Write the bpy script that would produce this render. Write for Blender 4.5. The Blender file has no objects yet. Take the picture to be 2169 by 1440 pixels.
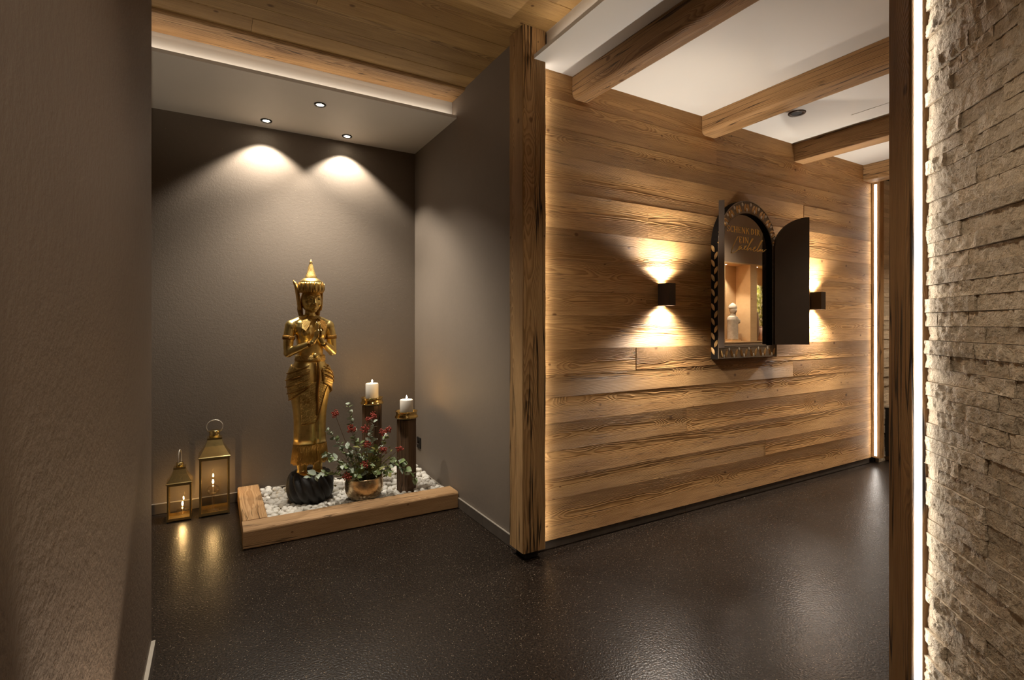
import bpy, bmesh, math, random
from mathutils import Vector, Matrix, noise

# ------------------------------------------------------------------ camera, world, exposure
sc = bpy.context.scene
C = sc.collection
R = math.radians
cam_d = bpy.data.cameras.new('camera')
cam_d.sensor_width = 36.0
cam_d.lens = 1079.0 / 2169.0 * 36.0
cam_d.shift_y = -33.0 / 2169.0
cam_d.clip_start = 0.02
cam = bpy.data.objects.new('camera', cam_d)
cam.location = (0, 0, 1.25)
cam.rotation_euler = (R(90), 0, R(-30.26))
C.objects.link(cam)
sc.camera = cam

world = bpy.data.worlds.new('world')
sc.world = world
world.use_nodes = True
world.node_tree.nodes['Background'].inputs[0].default_value = (1.0, 0.82, 0.62, 1)
world.node_tree.nodes['Background'].inputs[1].default_value = 0.05
sc.view_settings.view_transform = 'Standard'
sc.view_settings.look = 'None'
sc.view_settings.exposure = 1.0
sc.view_settings.gamma = 1.0
sc.view_settings.use_curve_mapping = False
sc.cycles.use_denoising = True
sc.cycles.denoising_prefilter = 'ACCURATE'
sc.cycles.max_bounces = 10
sc.cycles.diffuse_bounces = 5
sc.cycles.glossy_bounces = 5
sc.cycles.transparent_max_bounces = 24
sc.cycles.sample_clamp_indirect = 6.0
sc.cycles.caustics_reflective = False
sc.cycles.caustics_refractive = False

WARM = (1.0, 0.82, 0.60)
WARMW = (1.0, 0.87, 0.70)
NEUT = (1.0, 0.92, 0.80)
P_WASH = 34.0        # niche wall washers
P_STAT = 70.0        # niche spot over the planter
P_SCON = 5.5        # narrow cone of a sconce
P_SCON_W = 28.0      # wide spill of a sconce
P_FILL = 40.0        # fill downlights added out of view
E_LED = 7.0         # post light strips
E_COVE = 3.4        # cove light strips

# ------------------------------------------------------------------ helpers
def tag(o, label=None, cat=None, group=None, kind=None):
    if label: o['label'] = label
    if cat: o['category'] = cat
    if group: o['group'] = group
    if kind: o['kind'] = kind
    return o

def empty(name, loc=(0, 0, 0), rz=0.0, label=None, cat=None, group=None):
    o = bpy.data.objects.new(name, None)
    o.location = loc
    o.rotation_euler = (0, 0, rz)
    o.empty_display_size = 0.05
    C.objects.link(o)
    return tag(o, label, cat, group)

def mesh_obj(name, verts, faces, mat=None, parent=None, smooth=False):
    me = bpy.data.meshes.new(name)
    me.from_pydata([tuple(v) for v in verts], [], faces)
    me.validate()
    if smooth:
        me.polygons.foreach_set('use_smooth', [True] * len(me.polygons))
    if mat: me.materials.append(mat)
    o = bpy.data.objects.new(name, me)
    C.objects.link(o)
    if parent: o.parent = parent
    return o

def link_copy(src, parent=None):
    o = src.copy()
    C.objects.link(o)
    o.parent = parent
    return o

class MB:
    def __init__(self):
        self.v = []; self.f = []
    def add(self, verts, faces):
        b = len(self.v)
        self.v += [tuple(p) for p in verts]
        self.f += [tuple(i + b for i in q) for q in faces]
        return self
    def box(self, lo, hi):
        x0, y0, z0 = lo; x1, y1, z1 = hi
        return self.add([(x0,y0,z0),(x1,y0,z0),(x1,y1,z0),(x0,y1,z0),(x0,y0,z1),(x1,y0,z1),(x1,y1,z1),(x0,y1,z1)],
                        [(0,3,2,1),(4,5,6,7),(0,1,5,4),(1,2,6,5),(2,3,7,6),(3,0,4,7)])
    def rings(self, rings, cap0=True, cap1=True, closed=True):
        n = len(rings[0]); m = len(rings)
        vs = [p for r in rings for p in r]; fs = []
        for i in range(m - 1):
            for j in range(n if closed else n - 1):
                a = i*n + j; b = i*n + (j+1) % n
                fs.append((a, b, b + n, a + n))
        if cap0: fs.append(tuple(range(n-1, -1, -1)))
        if cap1: fs.append(tuple(range((m-1)*n, m*n)))
        return self.add(vs, fs)
    def lathe(self, prof, seg=24, c=(0,0,0), cap0=True, cap1=True):
        rs = []
        for r, z in prof:
            rs.append([(c[0]+r*math.cos(2*math.pi*k/seg), c[1]+r*math.sin(2*math.pi*k/seg), c[2]+z) for k in range(seg)])
        return self.rings(rs, cap0, cap1)
    def tube(self, path, rad, seg=8, caps=True):
        pts = [Vector(p) for p in path]
        n = len(pts)
        rad = rad if isinstance(rad, (list, tuple)) else [rad]*n
        rs = []; up = None
        for i, p in enumerate(pts):
            t = (pts[min(i+1, n-1)] - pts[max(i-1, 0)])
            if t.length < 1e-9: t = Vector((0,0,1))
            t.normalize()
            if up is None:
                up = Vector((0,0,1)) if abs(t.z) < 0.9 else Vector((1,0,0))
            s = t.cross(up); s.normalize(); up = s.cross(t); up.normalize()
            rs.append([p + (s*math.cos(2*math.pi*k/seg) + up*math.sin(2*math.pi*k/seg))*rad[i] for k in range(seg)])
        return self.rings(rs, caps, caps)
    def ell(self, c, r, seg=16, rows=10, rot=None):
        vs = []; fs = []
        c = Vector(c)
        for i in range(1, rows):
            a = math.pi*i/rows
            for k in range(seg):
                b = 2*math.pi*k/seg
                p = Vector((r[0]*math.sin(a)*math.cos(b), r[1]*math.sin(a)*math.sin(b), r[2]*math.cos(a)))
                vs.append(p)
        vs.append(Vector((0,0,r[2]))); vs.append(Vector((0,0,-r[2])))
        if rot is not None: vs = [rot @ p for p in vs]
        vs = [p + c for p in vs]
        t = len(vs)-2; b_ = len(vs)-1
        for i in range(rows-2):
            for k in range(seg):
                a = i*seg+k; d = i*seg+(k+1)%seg
                fs.append((a, a+seg, d+seg, d))
        for k in range(seg):
            fs.append((t, k, (k+1)%seg))
            fs.append((b_, (rows-2)*seg+(k+1)%seg, (rows-2)*seg+k))
        return self.add(vs, fs)
    def build(self, name, mat=None, parent=None, smooth=False):
        return mesh_obj(name, self.v, self.f, mat, parent, smooth)

def box_obj(name, lo, hi, mat, parent=None):
    return MB().box(lo, hi).build(name, mat, parent)

def shade_auto(o, ang=40):
    o.data.polygons.foreach_set('use_smooth', [True]*len(o.data.polygons))
    bm = bmesh.new(); bm.from_mesh(o.data)
    for e in bm.edges:
        if len(e.link_faces) == 2 and e.calc_face_angle(0) > R(ang): e.smooth = False
    bm.to_mesh(o.data); bm.free()
    return o

# ------------------------------------------------------------------ materials
class NT:
    def __init__(self, name):
        self.m = bpy.data.materials.new(name); self.m.use_nodes = True
        self.t = self.m.node_tree; self.n = self.t.nodes
        self.n.clear()
        self.out = self.n.new('ShaderNodeOutputMaterial')
    def N(self, typ, **kw):
        nd = self.n.new(typ)
        for k, v in kw.items(): setattr(nd, k, v)
        return nd
    def L(self, a, b): self.t.links.new(a, b)
    def val(self, inp, v):
        if hasattr(v, 'is_output') or isinstance(v, bpy.types.NodeSocket): self.L(v, inp)
        else: inp.default_value = v
    def math(self, op, a, b=0.0, c=None):
        nd = self.N('ShaderNodeMath', operation=op)
        self.val(nd.inputs[0], a); self.val(nd.inputs[1], b)
        if c is not None: self.val(nd.inputs[2], c)
        return nd.outputs[0]
    def comb(self, x, y, z):
        nd = self.N('ShaderNodeCombineXYZ')
        for i, v in enumerate((x, y, z)): self.val(nd.inputs[i], v)
        return nd.outputs[0]
    def noise(self, vec, scale=5, detail=2, rough=0.5, dist=0.0):
        nd = self.N('ShaderNodeTexNoise')
        self.L(vec, nd.inputs['Vector'])
        nd.inputs['Scale'].default_value = scale; nd.inputs['Detail'].default_value = detail
        nd.inputs['Roughness'].default_value = rough; nd.inputs['Distortion'].default_value = dist
        return nd.outputs[0]
    def voro(self, vec, scale=5, feature='F1', out='Distance', rnd=1.0):
        nd = self.N('ShaderNodeTexVoronoi', feature=feature)
        self.L(vec, nd.inputs['Vector']); nd.inputs['Scale'].default_value = scale
        nd.inputs['Randomness'].default_value = rnd
        return nd.outputs[out]
    def rmap(self, v, a, b, c=0.0, d=1.0, smooth=True):
        nd = self.N('ShaderNodeMapRange', interpolation_type='SMOOTHSTEP' if smooth else 'LINEAR')
        self.val(nd.inputs[0], v)
        for i, x in enumerate((a, b, c, d)): self.val(nd.inputs[i+1], x)
        return nd.outputs[0]
    def mix(self, fac, a, b, blend='MIX'):
        nd = self.N('ShaderNodeMix', data_type='RGBA', blend_type=blend)
        self.val(nd.inputs[0], fac)
        for s, v in ((nd.inputs[6], a), (nd.inputs[7], b)):
            if isinstance(v, (tuple, list)): s.default_value = (*v[:3], 1)
            else: self.L(v, s)
        return nd.outputs[2]
    def bump(self, h, strength=0.3, dist=0.01):
        nd = self.N('ShaderNodeBump')
        nd.inputs['Strength'].default_value = strength; nd.inputs['Distance'].default_value = dist
        self.L(h, nd.inputs['Height'])
        return nd.outputs[0]
    def princ(self, col, rough=0.5, metal=0.0, normal=None, spec=0.5, **kw):
        p = self.N('ShaderNodeBsdfPrincipled')
        if isinstance(col, (tuple, list)): p.inputs['Base Color'].default_value = (*col[:3], 1)
        else: self.L(col, p.inputs['Base Color'])
        self.val(p.inputs['Roughness'], rough); self.val(p.inputs['Metallic'], metal)
        p.inputs['Specular IOR Level'].default_value = spec
        if normal is not None: self.L(normal, p.inputs['Normal'])
        for k, v in kw.items(): p.inputs[k].default_value = v
        self.L(p.outputs[0], self.out.inputs[0])
        return p
    def obj(self):
        return self.N('ShaderNodeTexCoord').outputs['Object']
    def sep(self, v):
        nd = self.N('ShaderNodeSeparateXYZ'); self.L(v, nd.inputs[0]); return nd.outputs
    def rand(self):
        return self.N('ShaderNodeObjectInfo').outputs['Random']

def simple(name, col, rough=0.5, metal=0.0, spec=0.5, noise_amt=0.12, scale=20, bump=0.0, **kw):
    t = NT(name)
    v = t.obj()
    n = t.noise(v, scale, 3)
    k = 1 - noise_amt
    c = t.mix(n, tuple(x*k for x in col), tuple(min(1, x*(1+noise_amt)) for x in col))
    nm = t.bump(t.noise(v, scale*6, 3), bump, 0.004) if bump else None
    t.princ(c, rough, metal, nm, spec, **kw)
    return t.m

def emit(name, col, strength):
    t = NT(name)
    e = t.N('ShaderNodeEmission')
    e.inputs[0].default_value = (*col, 1); e.inputs[1].default_value = strength
    t.L(e.outputs[0], t.out.inputs[0])
    return t.m

def wood(name, light, dark, freq=85.0, bump=0.6, crack=0.5, tone=0.3, rough=0.62, knot=1.0, fine=1.0, pith=0.05):
    """Old softwood: grain along local X. Rings around a pith line that wanders along the piece."""
    t = NT(name)
    x, y, z = t.sep(t.obj())
    r = t.rand()
    r2 = t.math('FRACT', t.math('MULTIPLY', r, 17.31))
    r3 = t.math('FRACT', t.math('MULTIPLY', r, 57.77))
    off = t.math('MULTIPLY', r, 61.0)
    xo = t.math('ADD', x, off)
    lowv = t.comb(t.math('MULTIPLY', xo, 0.9), t.math('MULTIPLY', y, 5.0), t.math('MULTIPLY', z, 5.0))
    low = t.noise(lowv, 1.0, 3, 0.55)
    kv = t.comb(t.math('MULTIPLY', xo, 2.4), t.math('ADD', t.math('MULTIPLY', t.math('ADD', y, z), 3.3), t.math('MULTIPLY', r2, 9.0)), 0.0)
    kvn = t.N('ShaderNodeTexVoronoi', voronoi_dimensions='2D'); t.L(kv, kvn.inputs['Vector']); kvn.inputs['Scale'].default_value = 1.0
    kd = kvn.outputs['Distance']
    kinf = t.rmap(kd, 0.05, 0.42, 1.0, 0.0)
    kc = t.sep(kvn.outputs['Color'])
    ksz = t.math('MULTIPLY', t.math('GREATER_THAN', kc[0], 0.38), t.math('ADD', 0.40, t.math('MULTIPLY', kc[1], 0.9)))
    kinf = t.math('MULTIPLY', kinf, t.math('MINIMUM', 1.0, ksz))
    kdw = t.math('ADD', kd, t.math('MULTIPLY', t.math('SUBTRACT', t.noise(t.comb(t.math('MULTIPLY', xo, 30.0), t.math('MULTIPLY', y, 60.0), t.math('MULTIPLY', z, 60.0)), 1.0, 2), 0.5), 0.03))
    kn = t.rmap(t.math('DIVIDE', kdw, t.math('ADD', ksz, 0.001)), 0.016, 0.045, 1.0, 0.0)
    # ring radius
    wander = t.math('MULTIPLY', t.math('SUBTRACT', t.noise(t.comb(t.math('MULTIPLY', xo, 0.55), off, 0.0), 1.0, 1), 0.5), 0.13)
    zz = t.math('ADD', t.math('ADD', z, wander), t.math('MULTIPLY', t.math('SUBTRACT', r2, 0.5), 0.12))
    yy = t.math('ADD', t.math('ADD', y, t.math('MULTIPLY', r3, 0.06)), pith)
    rad = t.math('SQRT', t.math('ADD', t.math('MULTIPLY', zz, zz), t.math('MULTIPLY', yy, yy)))
    rad = t.math('ADD', rad, t.math('MULTIPLY', low, 0.020))
    rad = t.math('ADD', rad, t.math('MULTIPLY', kinf, 0.015))
    wob = t.noise(t.comb(t.math('MULTIPLY', xo, 9.0), t.math('MULTIPLY', y, 60.0), t.math('MULTIPLY', z, 60.0)), 1.0, 2)
    rad = t.math('ADD', rad, t.math('MULTIPLY', wob, 0.0022))
    fr = t.math('FRACT', t.math('MULTIPLY', rad, freq))
    ring = t.math('MULTIPLY', t.rmap(fr, 0.15, 0.85), t.rmap(fr, 0.86, 1.0, 1.0, 0.0))
    fib = t.noise(t.comb(t.math('MULTIPLY', xo, 7.0), t.math('MULTIPLY', y, 330.0), t.math('MULTIPLY', z, 330.0)), 1.0, 2, 0.6)
    stain = t.noise(t.comb(t.math('MULTIPLY', xo, 1.6), t.math('MULTIPLY', y, 9.0), t.math('MULTIPLY', z, 11.0)), 1.0, 4, 0.6)
    fac = t.math('ADD', t.math('MULTIPLY', ring, 0.55), t.math('MULTIPLY', t.math('SUBTRACT', fib, 0.42), 0.9*fine))
    fac = t.math('ADD', fac, t.math('MULTIPLY', t.math('SUBTRACT', stain, 0.5), 1.45))
    fac = t.rmap(fac, -0.1, 0.95, 0.0, 1.0, False)
    col = t.mix(fac, light, dark)
    # per piece tone
    tint = t.math('ADD', 1.0 - tone, t.math('MULTIPLY', r3, 2*tone))
    col = t.mix(1.0, col, t.comb(tint, tint, tint), 'MULTIPLY')
    col = t.mix(t.math('MULTIPLY', r2, 0.35), col, t.mix(0.5, col, (light[0]*1.0, light[1]*0.80, light[2]*0.62)))
    col = t.mix(t.math('MULTIPLY', kn, 0.75*knot), col, (dark[0]*0.45, dark[1]*0.34, dark[2]*0.28))
    cr = t.noise(t.comb(t.math('MULTIPLY', xo, 0.75), t.math('MULTIPLY', y, 20.0), t.math('ADD', t.math('MULTIPLY', z, 20.0), off)), 1.0, 2, 0.6)
    cm = t.rmap(t.math('ABSOLUTE', t.math('SUBTRACT', cr, 0.53)), 0.0, 0.016*crack + 0.0005, 1.0, 0.0)
    cgate = t.rmap(t.noise(t.comb(t.math('MULTIPLY', xo, 1.3), t.math('MULTIPLY', y, 7.0), t.math('MULTIPLY', z, 7.0)), 1.0, 1), 0.43, 0.52)
    cm = t.math('MULTIPLY', cm, cgate)
    col = t.mix(t.math('MULTIPLY', cm, min(1.0, 0.95*crack)), col, tuple(c*0.14 for c in dark))
    h = t.math('ADD', t.math('MULTIPLY', ring, 0.75), t.math('MULTIPLY', fib, 0.35))
    h = t.math('ADD', h, t.math('MULTIPLY', stain, 0.9))
    h = t.math('SUBTRACT', h, t.math('MULTIPLY', cm, 1.6*crack))
    h = t.math('ADD', h, t.math('MULTIPLY', kn, 0.6))
    nm = t.bump(h, bump, 0.0032)
    t.princ(col, rough, 0.0, nm, 0.28)
    return t.m

def stucco(name, base, var=0.14, spark=1.0, bump=0.22, bscale=150):
    t = NT(name)
    v = t.obj()
    n1 = t.noise(v, 2.2, 4, 0.6); n2 = t.noise(v, 45, 3)
    f = t.math('ADD', t.math('MULTIPLY', n1, 0.7), t.math('MULTIPLY', n2, 0.3))
    col = t.mix(f, tuple(c*(1-var) for c in base), tuple(c*(1+var) for c in base))
    cells = t.N('ShaderNodeTexVoronoi'); t.L(v, cells.inputs['Vector']); cells.inputs['Scale'].default_value = 85
    near = t.rmap(t.math('DIVIDE', cells.outputs['Distance'], t.math('ADD', 0.25, t.sep(cells.outputs['Color'])[1])), 0.10, 0.20, 1.0, 0.0)
    rnd = t.sep(cells.outputs['Color'])[0]
    dens = t.rmap(t.noise(v, 6, 2), 0.40, 0.72, 0.0, 1.0)
    pick = t.math('GREATER_THAN', rnd, t.math('SUBTRACT', 0.995, t.math('MULTIPLY', dens, 0.13*spark)))
    sp = t.math('MULTIPLY', near, pick)
    col = t.mix(sp, col, (0.95, 0.80, 0.52))
    h = t.math('ADD', t.noise(v, bscale, 3, 0.6), t.math('MULTIPLY', t.noise(v, bscale*0.35, 2), 0.9))
    nm = t.bump(h, bump, 0.004)
    rough = t.rmap(sp, 0, 1, 0.62, 0.25)
    t.princ(col, rough, t.math('MULTIPLY', sp, 0.6), nm, 0.35)
    return t.m

def floor_mat():
    t = NT('floor_resin')
    v = t.obj()
    n = t.noise(v, 1.7, 4, 0.6); n2 = t.noise(v, 260, 2)
    col = t.mix(n, (0.0095, 0.0062, 0.0042), (0.022, 0.0150, 0.0105))
    cells = t.N('ShaderNodeTexVoronoi'); t.L(v, cells.inputs['Vector']); cells.inputs['Scale'].default_value = 215
    near = t.rmap(t.math('DIVIDE', cells.outputs['Distance'], t.math('ADD', 0.4, t.sep(cells.outputs['Color'])[1])), 0.16, 0.32, 1.0, 0.0)
    pick = t.math('GREATER_THAN', t.sep(cells.outputs['Color'])[0], 0.86)
    sp = t.math('MULTIPLY', near, pick)
    gr = t.rmap(t.noise(v, 120, 2, 0.6), 0.35, 0.65, 0.45, 1.8)
    col = t.mix(1.0, col, t.comb(gr, gr, gr), 'MULTIPLY')
    col = t.mix(sp, col, (0.38, 0.30, 0.22))
    h = t.noise(v, 115, 1)
    nm = t.bump(h, 0.42, 0.0026)
    t.princ(col, t.rmap(n, 0.2, 0.8, 0.27, 0.34), 0.0, nm, 0.24)
    return t.m

def stone_mat():
    t = NT('split_stone')
    v = t.obj(); r = t.rand()
    x, y, z = t.sep(v)
    vv = t.comb(t.math('ADD', x, t.math('MULTIPLY', r, 31.0)), y, z)
    n1 = t.noise(vv, 14, 4, 0.65); n2 = t.noise(vv, 90, 4, 0.65)
    col = t.mix(n1, (0.45, 0.355, 0.245), (0.68, 0.555, 0.405))
    col = t.mix(t.rmap(n2, 0.55, 0.75), col, (0.46, 0.345, 0.225))
    tint = t.math('ADD', 0.82, t.math('MULTIPLY', r, 0.32))
    col = t.mix(1.0, col, t.comb(tint, tint, tint), 'MULTIPLY')
    pit = t.rmap(t.noise(vv, 150, 3, 0.7), 0.30, 0.45, 0.0, 1.0)
    h = t.math('ADD', t.math('MULTIPLY', n2, 1.2), t.math('MULTIPLY', t.noise(vv, 38, 3, 0.6), 1.6))
    h = t.math('ADD', h, t.math('MULTIPLY', pit, 0.35))
    nm = t.bump(h, 0.9, 0.007)
    t.princ(col, 0.75, 0.0, nm, 0.3)
    return t.m

def gold(name, base=(0.90, 0.67, 0.25), dirt=(0.30, 0.15, 0.035), rough=0.33, carve=None, dirt_amt=0.5):
    t = NT(name)
    v = t.obj()
    n = t.noise(v, 14, 4, 0.6)
    f = t.rmap(n, 0.45, 0.75)
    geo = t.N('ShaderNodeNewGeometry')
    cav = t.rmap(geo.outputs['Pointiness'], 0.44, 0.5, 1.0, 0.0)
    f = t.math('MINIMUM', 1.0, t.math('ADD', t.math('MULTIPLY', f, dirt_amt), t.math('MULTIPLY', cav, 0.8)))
    h = t.math('MULTIPLY', t.noise(v, 60, 3), 0.35)
    if carve:
        x, y, z = t.sep(v)
        if carve == 'scales':
            ang = t.math('ARCTAN2', x, t.math('MULTIPLY', y, -1.0))
            w = t.math('ADD', t.math('MULTIPLY', z, 1.0), t.math('MULTIPLY', t.math('ABSOLUTE', ang), 0.05))
            band = t.math('ABSOLUTE', t.math('SINE', t.math('MULTIPLY', w, 190.0)))
            dots = t.voro(t.comb(t.math('MULTIPLY', ang, 0.14), 0.0, z), 95.0, rnd=0.55)
            c = t.math('ADD', t.math('MULTIPLY', t.rmap(band, 0.1, 0.5), 0.6), t.math('MULTIPLY', t.rmap(dots, 0.15, 0.5, 1.0, 0.0), 0.7))
        elif carve == 'fringe':
            ang = t.math('ARCTAN2', x, t.math('MULTIPLY', y, -1.0))
            nn = t.noise(t.comb(t.math('MULTIPLY', ang, 11.0), 0.0, t.math('MULTIPLY', z, 26.0)), 1.0, 2)
            c = t.math('ABSOLUTE', t.math('SINE', t.math('ADD', t.math('MULTIPLY', ang, 36.0), t.math('MULTIPLY', nn, 9.0))))
        elif carve == 'ridges':
            ang = t.math('ARCTAN2', x, t.math('MULTIPLY', y, -1.0))
            c = t.math('ABSOLUTE', t.math('SINE', t.math('MULTIPLY', ang, 14.0)))
        else:
            c = t.rmap(t.voro(v, 210.0, rnd=0.5), 0.15, 0.5, 1.0, 0.0)
        h = t.math('ADD', h, t.math('MULTIPLY', c, 1.6))
        f = t.math('MINIMUM', 1.0, t.math('ADD', f, t.math('MULTIPLY', t.math('SUBTRACT', 1.0, c), 0.55)))
    col = t.mix(f, base, dirt)
    nm = t.bump(h, 0.55 if carve else 0.18, 0.004)
    t.princ(col, t.rmap(f, 0, 1, rough, min(0.8, rough+0.28)), 1.0, nm, 0.5)
    return t.m

def pane_glass(name, refl=0.10, tint=(0.97, 0.96, 0.93), rough=0.02, edge=0.5):
    t = NT(name)
    tr = t.N('ShaderNodeBsdfTransparent'); tr.inputs[0].default_value = (*tint, 1)
    gl = t.N('ShaderNodeBsdfGlossy'); gl.inputs['Roughness'].default_value = rough
    lw = t.N('ShaderNodeLayerWeight'); lw.inputs[0].default_value = 0.35
    f = t.math('MINIMUM', 0.9, t.math('ADD', refl*0.4, t.math('MULTIPLY', lw.outputs['Facing'], edge)))
    mx = t.N('ShaderNodeMixShader')
    t.L(f, mx.inputs[0]); t.L(tr.outputs[0], mx.inputs[1]); t.L(gl.outputs[0], mx.inputs[2])
    t.L(mx.outputs[0], t.out.inputs[0])
    return t.m

M = {}
M['plank'] = wood('wall_plank_wood', (0.57, 0.335, 0.138), (0.222, 0.103, 0.031), freq=330, bump=0.68, crack=0.5, tone=0.21, fine=1.3)
M['ceil'] = wood('ceiling_plank_wood', (0.42, 0.262, 0.102), (0.145, 0.076, 0.026), freq=270, bump=0.4, crack=0.25, tone=0.2, fine=1.2)
M['timber'] = wood('beam_timber', (0.42, 0.245, 0.104), (0.165, 0.080, 0.028), freq=300, bump=0.5, crack=1.0, tone=0.10, pith=0.02, fine=1.2)
M['post'] = wood('post_timber', (0.50, 0.305, 0.135), (0.200, 0.104, 0.038), freq=300, bump=0.6, crack=2.2, tone=0.08, pith=0.02, fine=1.3)
M['planter'] = wood('planter_timber', (0.54, 0.335, 0.165), (0.270, 0.138, 0.053), freq=270, bump=0.45, crack=0.8, tone=0.06, fine=1.1)
M['post_shaded'] = wood('near_post_shaded_timber', (0.27, 0.150, 0.058), (0.105, 0.050, 0.017), freq=300, bump=0.6, crack=2.2, tone=0.05, pith=0.02, fine=1.3)  # copy of the post timber with the near post's shade put into the colour
M['oldpost'] = wood('weathered_post', (0.19, 0.115, 0.065), (0.070, 0.038, 0.020), freq=120, bump=0.8, crack=1.2, tone=0.1)
M['niche_wood'] = wood('niche_oak', (0.62, 0.42, 0.22), (0.47, 0.29, 0.135), freq=170, bump=0.06, crack=0.1, tone=0.05, rough=0.5)
M['stucco'] = stucco('brown_stucco', (0.158, 0.124, 0.094))
M['stucco_r'] = stucco('smooth_brown_plaster', (0.185, 0.148, 0.115), bump=0.10, bscale=40, spark=0.5)
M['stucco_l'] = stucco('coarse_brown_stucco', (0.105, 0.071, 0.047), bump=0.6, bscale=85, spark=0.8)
M['floor'] = floor_mat()
M['stone'] = stone_mat()
M['white'] = simple('white_paint', (0.68, 0.65, 0.60), 0.55, noise_amt=0.03, scale=3)
M['soffit'] = simple('satin_soffit', (0.64, 0.60, 0.54), 0.5, noise_amt=0.03, scale=3, spec=0.45)
M['tile'] = simple('base_tile', (0.085, 0.068, 0.054), 0.45, noise_amt=0.35, scale=14)
M['trim'] = simple('edge_trim', (0.62, 0.56, 0.47), 0.35, metal=0.6, noise_amt=0.05)
M['black'] = simple('black_plastic', (0.012, 0.011, 0.010), 0.35)
M['void'] = simple('dark_foot', (0.006, 0.005, 0.004), 0.7)
M['bronze'] = simple('dark_bronze_metal', (0.045, 0.030, 0.021), 0.38, metal=0.5, noise_amt=0.1)
M['brass'] = gold('polished_brass', (0.83, 0.60, 0.23), (0.45, 0.28, 0.08), rough=0.12, dirt_amt=0.15)
M['lbrass'] = gold('lantern_brass', (0.80, 0.62, 0.27), (0.40, 0.28, 0.10), rough=0.2, dirt_amt=0.3)
M['bowl'] = gold('hammered_bowl_metal', (0.86, 0.68, 0.44), (0.36, 0.22, 0.10), rough=0.26, carve=None, dirt_amt=1.0)
M['gold'] = gold('statue_gold')
M['gold_scale'] = gold('statue_gold_carved', carve='scales')
M['gold_fringe'] = gold('statue_gold_fringe', carve='fringe', base=(0.78, 0.48, 0.13))
M['gold_ridge'] = gold('statue_gold_ridges', carve='ridges', base=(0.78, 0.50, 0.15))
M['gold_bead'] = gold('statue_gold_beads', carve='beads')
M['lava'] = simple('black_stone', (0.022, 0.021, 0.021), 0.55, noise_amt=0.4, scale=12, bump=0.3)
M['pebble'] = simple('white_pebble', (0.78, 0.74, 0.66), 0.55, noise_amt=0.10, scale=40, bump=0.1)
M['wax'] = simple('candle_wax', (0.88, 0.80, 0.68), 0.5, noise_amt=0.02)
M['wick'] = simple('wick', (0.03, 0.02, 0.015), 0.8)
M['flame'] = emit('candle_flame', (1.0, 0.62, 0.25), 420.0)
M['led'] = emit('led_strip_light', (1.0, 0.93, 0.84), E_LED)
M['cove'] = emit('cove_led', (1.0, 0.86, 0.70), E_COVE)
M['lens'] = emit('lamp_lens', (1.0, 0.88, 0.70), 30.0)
M['pane'] = pane_glass('lantern_glass')
M['bulb'] = pane_glass('oil_candle_glass', 0.12, (0.98, 0.95, 0.9), 0.03, 0.85)
M['stem'] = simple('twig', (0.16, 0.085, 0.045), 0.6)
M['leaf_a'] = simple('grey_green_leaf', (0.40, 0.46, 0.36), 0.5, noise_amt=0.25, scale=30)
M['leaf_b'] = simple('green_leaf', (0.19, 0.25, 0.10), 0.45, noise_amt=0.3, scale=30)
M['leaf_c'] = simple('yellow_green_sprig', (0.26, 0.25, 0.07), 0.5, noise_amt=0.3, scale=30)
M['berry'] = simple('red_berry', (0.33, 0.045, 0.025), 0.4, noise_amt=0.3, scale=60)
M['soil'] = simple('dark_foam', (0.015, 0.017, 0.010), 0.9)

# ------------------------------------------------------------------ timber builder (grain along local X)
def timber_mesh(L, sy, sz, rad=0.004, wob=0.0, seed=0, nseg=1, cseg=1, rads=None):
    """Prism of length L from x=0, section sy by sz centred on the axis, corners rounded by rad, edges uneven by wob."""
    rr = rads or [rad]*4
    hy, hz = sy/2, sz/2
    sec = []
    for ci, (cy, cz, a0) in enumerate(((hy, hz, 0), (-hy, hz, 90), (-hy, -hz, 180), (hy, -hz, 270))):
        q = rr[ci]
        ox = cy - math.copysign(q, cy); oz = cz - math.copysign(q, cz)
        for k in range(cseg+1):
            a = R(a0 + 90.0*k/cseg)
            sec.append((ox + q*math.cos(a), oz + q*math.sin(a)))
    rings = []
    for i in range(nseg+1):
        xx = L*i/nseg
        ring = []
        for j, (y, z) in enumerate(sec):
            if wob:
                n1 = noise.noise(Vector((xx*3.1+seed*7.7, y*4/max(sy, .01)+seed, z*4/max(sz, .01))))
                n2 = noise.noise(Vector((xx*11.0+seed*3.3, y*6/max(sy, .01), z*6/max(sz, .01)+seed)))
                k = 1.0 + wob*(n1*1.0 + n2*0.5)
            else:
                k = 1.0
            ring.append((xx, y*k, z*k))
        rings.append(ring)
    b = MB().rings(rings)
    # orientation: make normals face outward
    b.f = [tuple(reversed(q)) for q in b.f]
    me = bpy.data.meshes.new('timber')
    me.from_pydata(b.v, [], b.f); me.validate()
    bm = bmesh.new(); bm.from_mesh(me); bmesh.ops.recalc_face_normals(bm, faces=bm.faces)
    for e in bm.edges:
        if len(e.link_faces) == 2 and e.calc_face_angle(0) > R(38): e.smooth = False
    for f in bm.faces: f.smooth = True
    bm.to_mesh(me); bm.free()
    return me

AX_X = Matrix(((1,0,0),(0,1,0),(0,0,1)))
AX_Y = Matrix(((0,0,1),(1,0,0),(0,1,0)))     # local x -> world Y, local y -> world Z, local z -> world X
AX_Z = Matrix(((0,1,0),(0,0,1),(1,0,0)))     # local x -> world Z, local y -> world X, local z -> world Y

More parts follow.
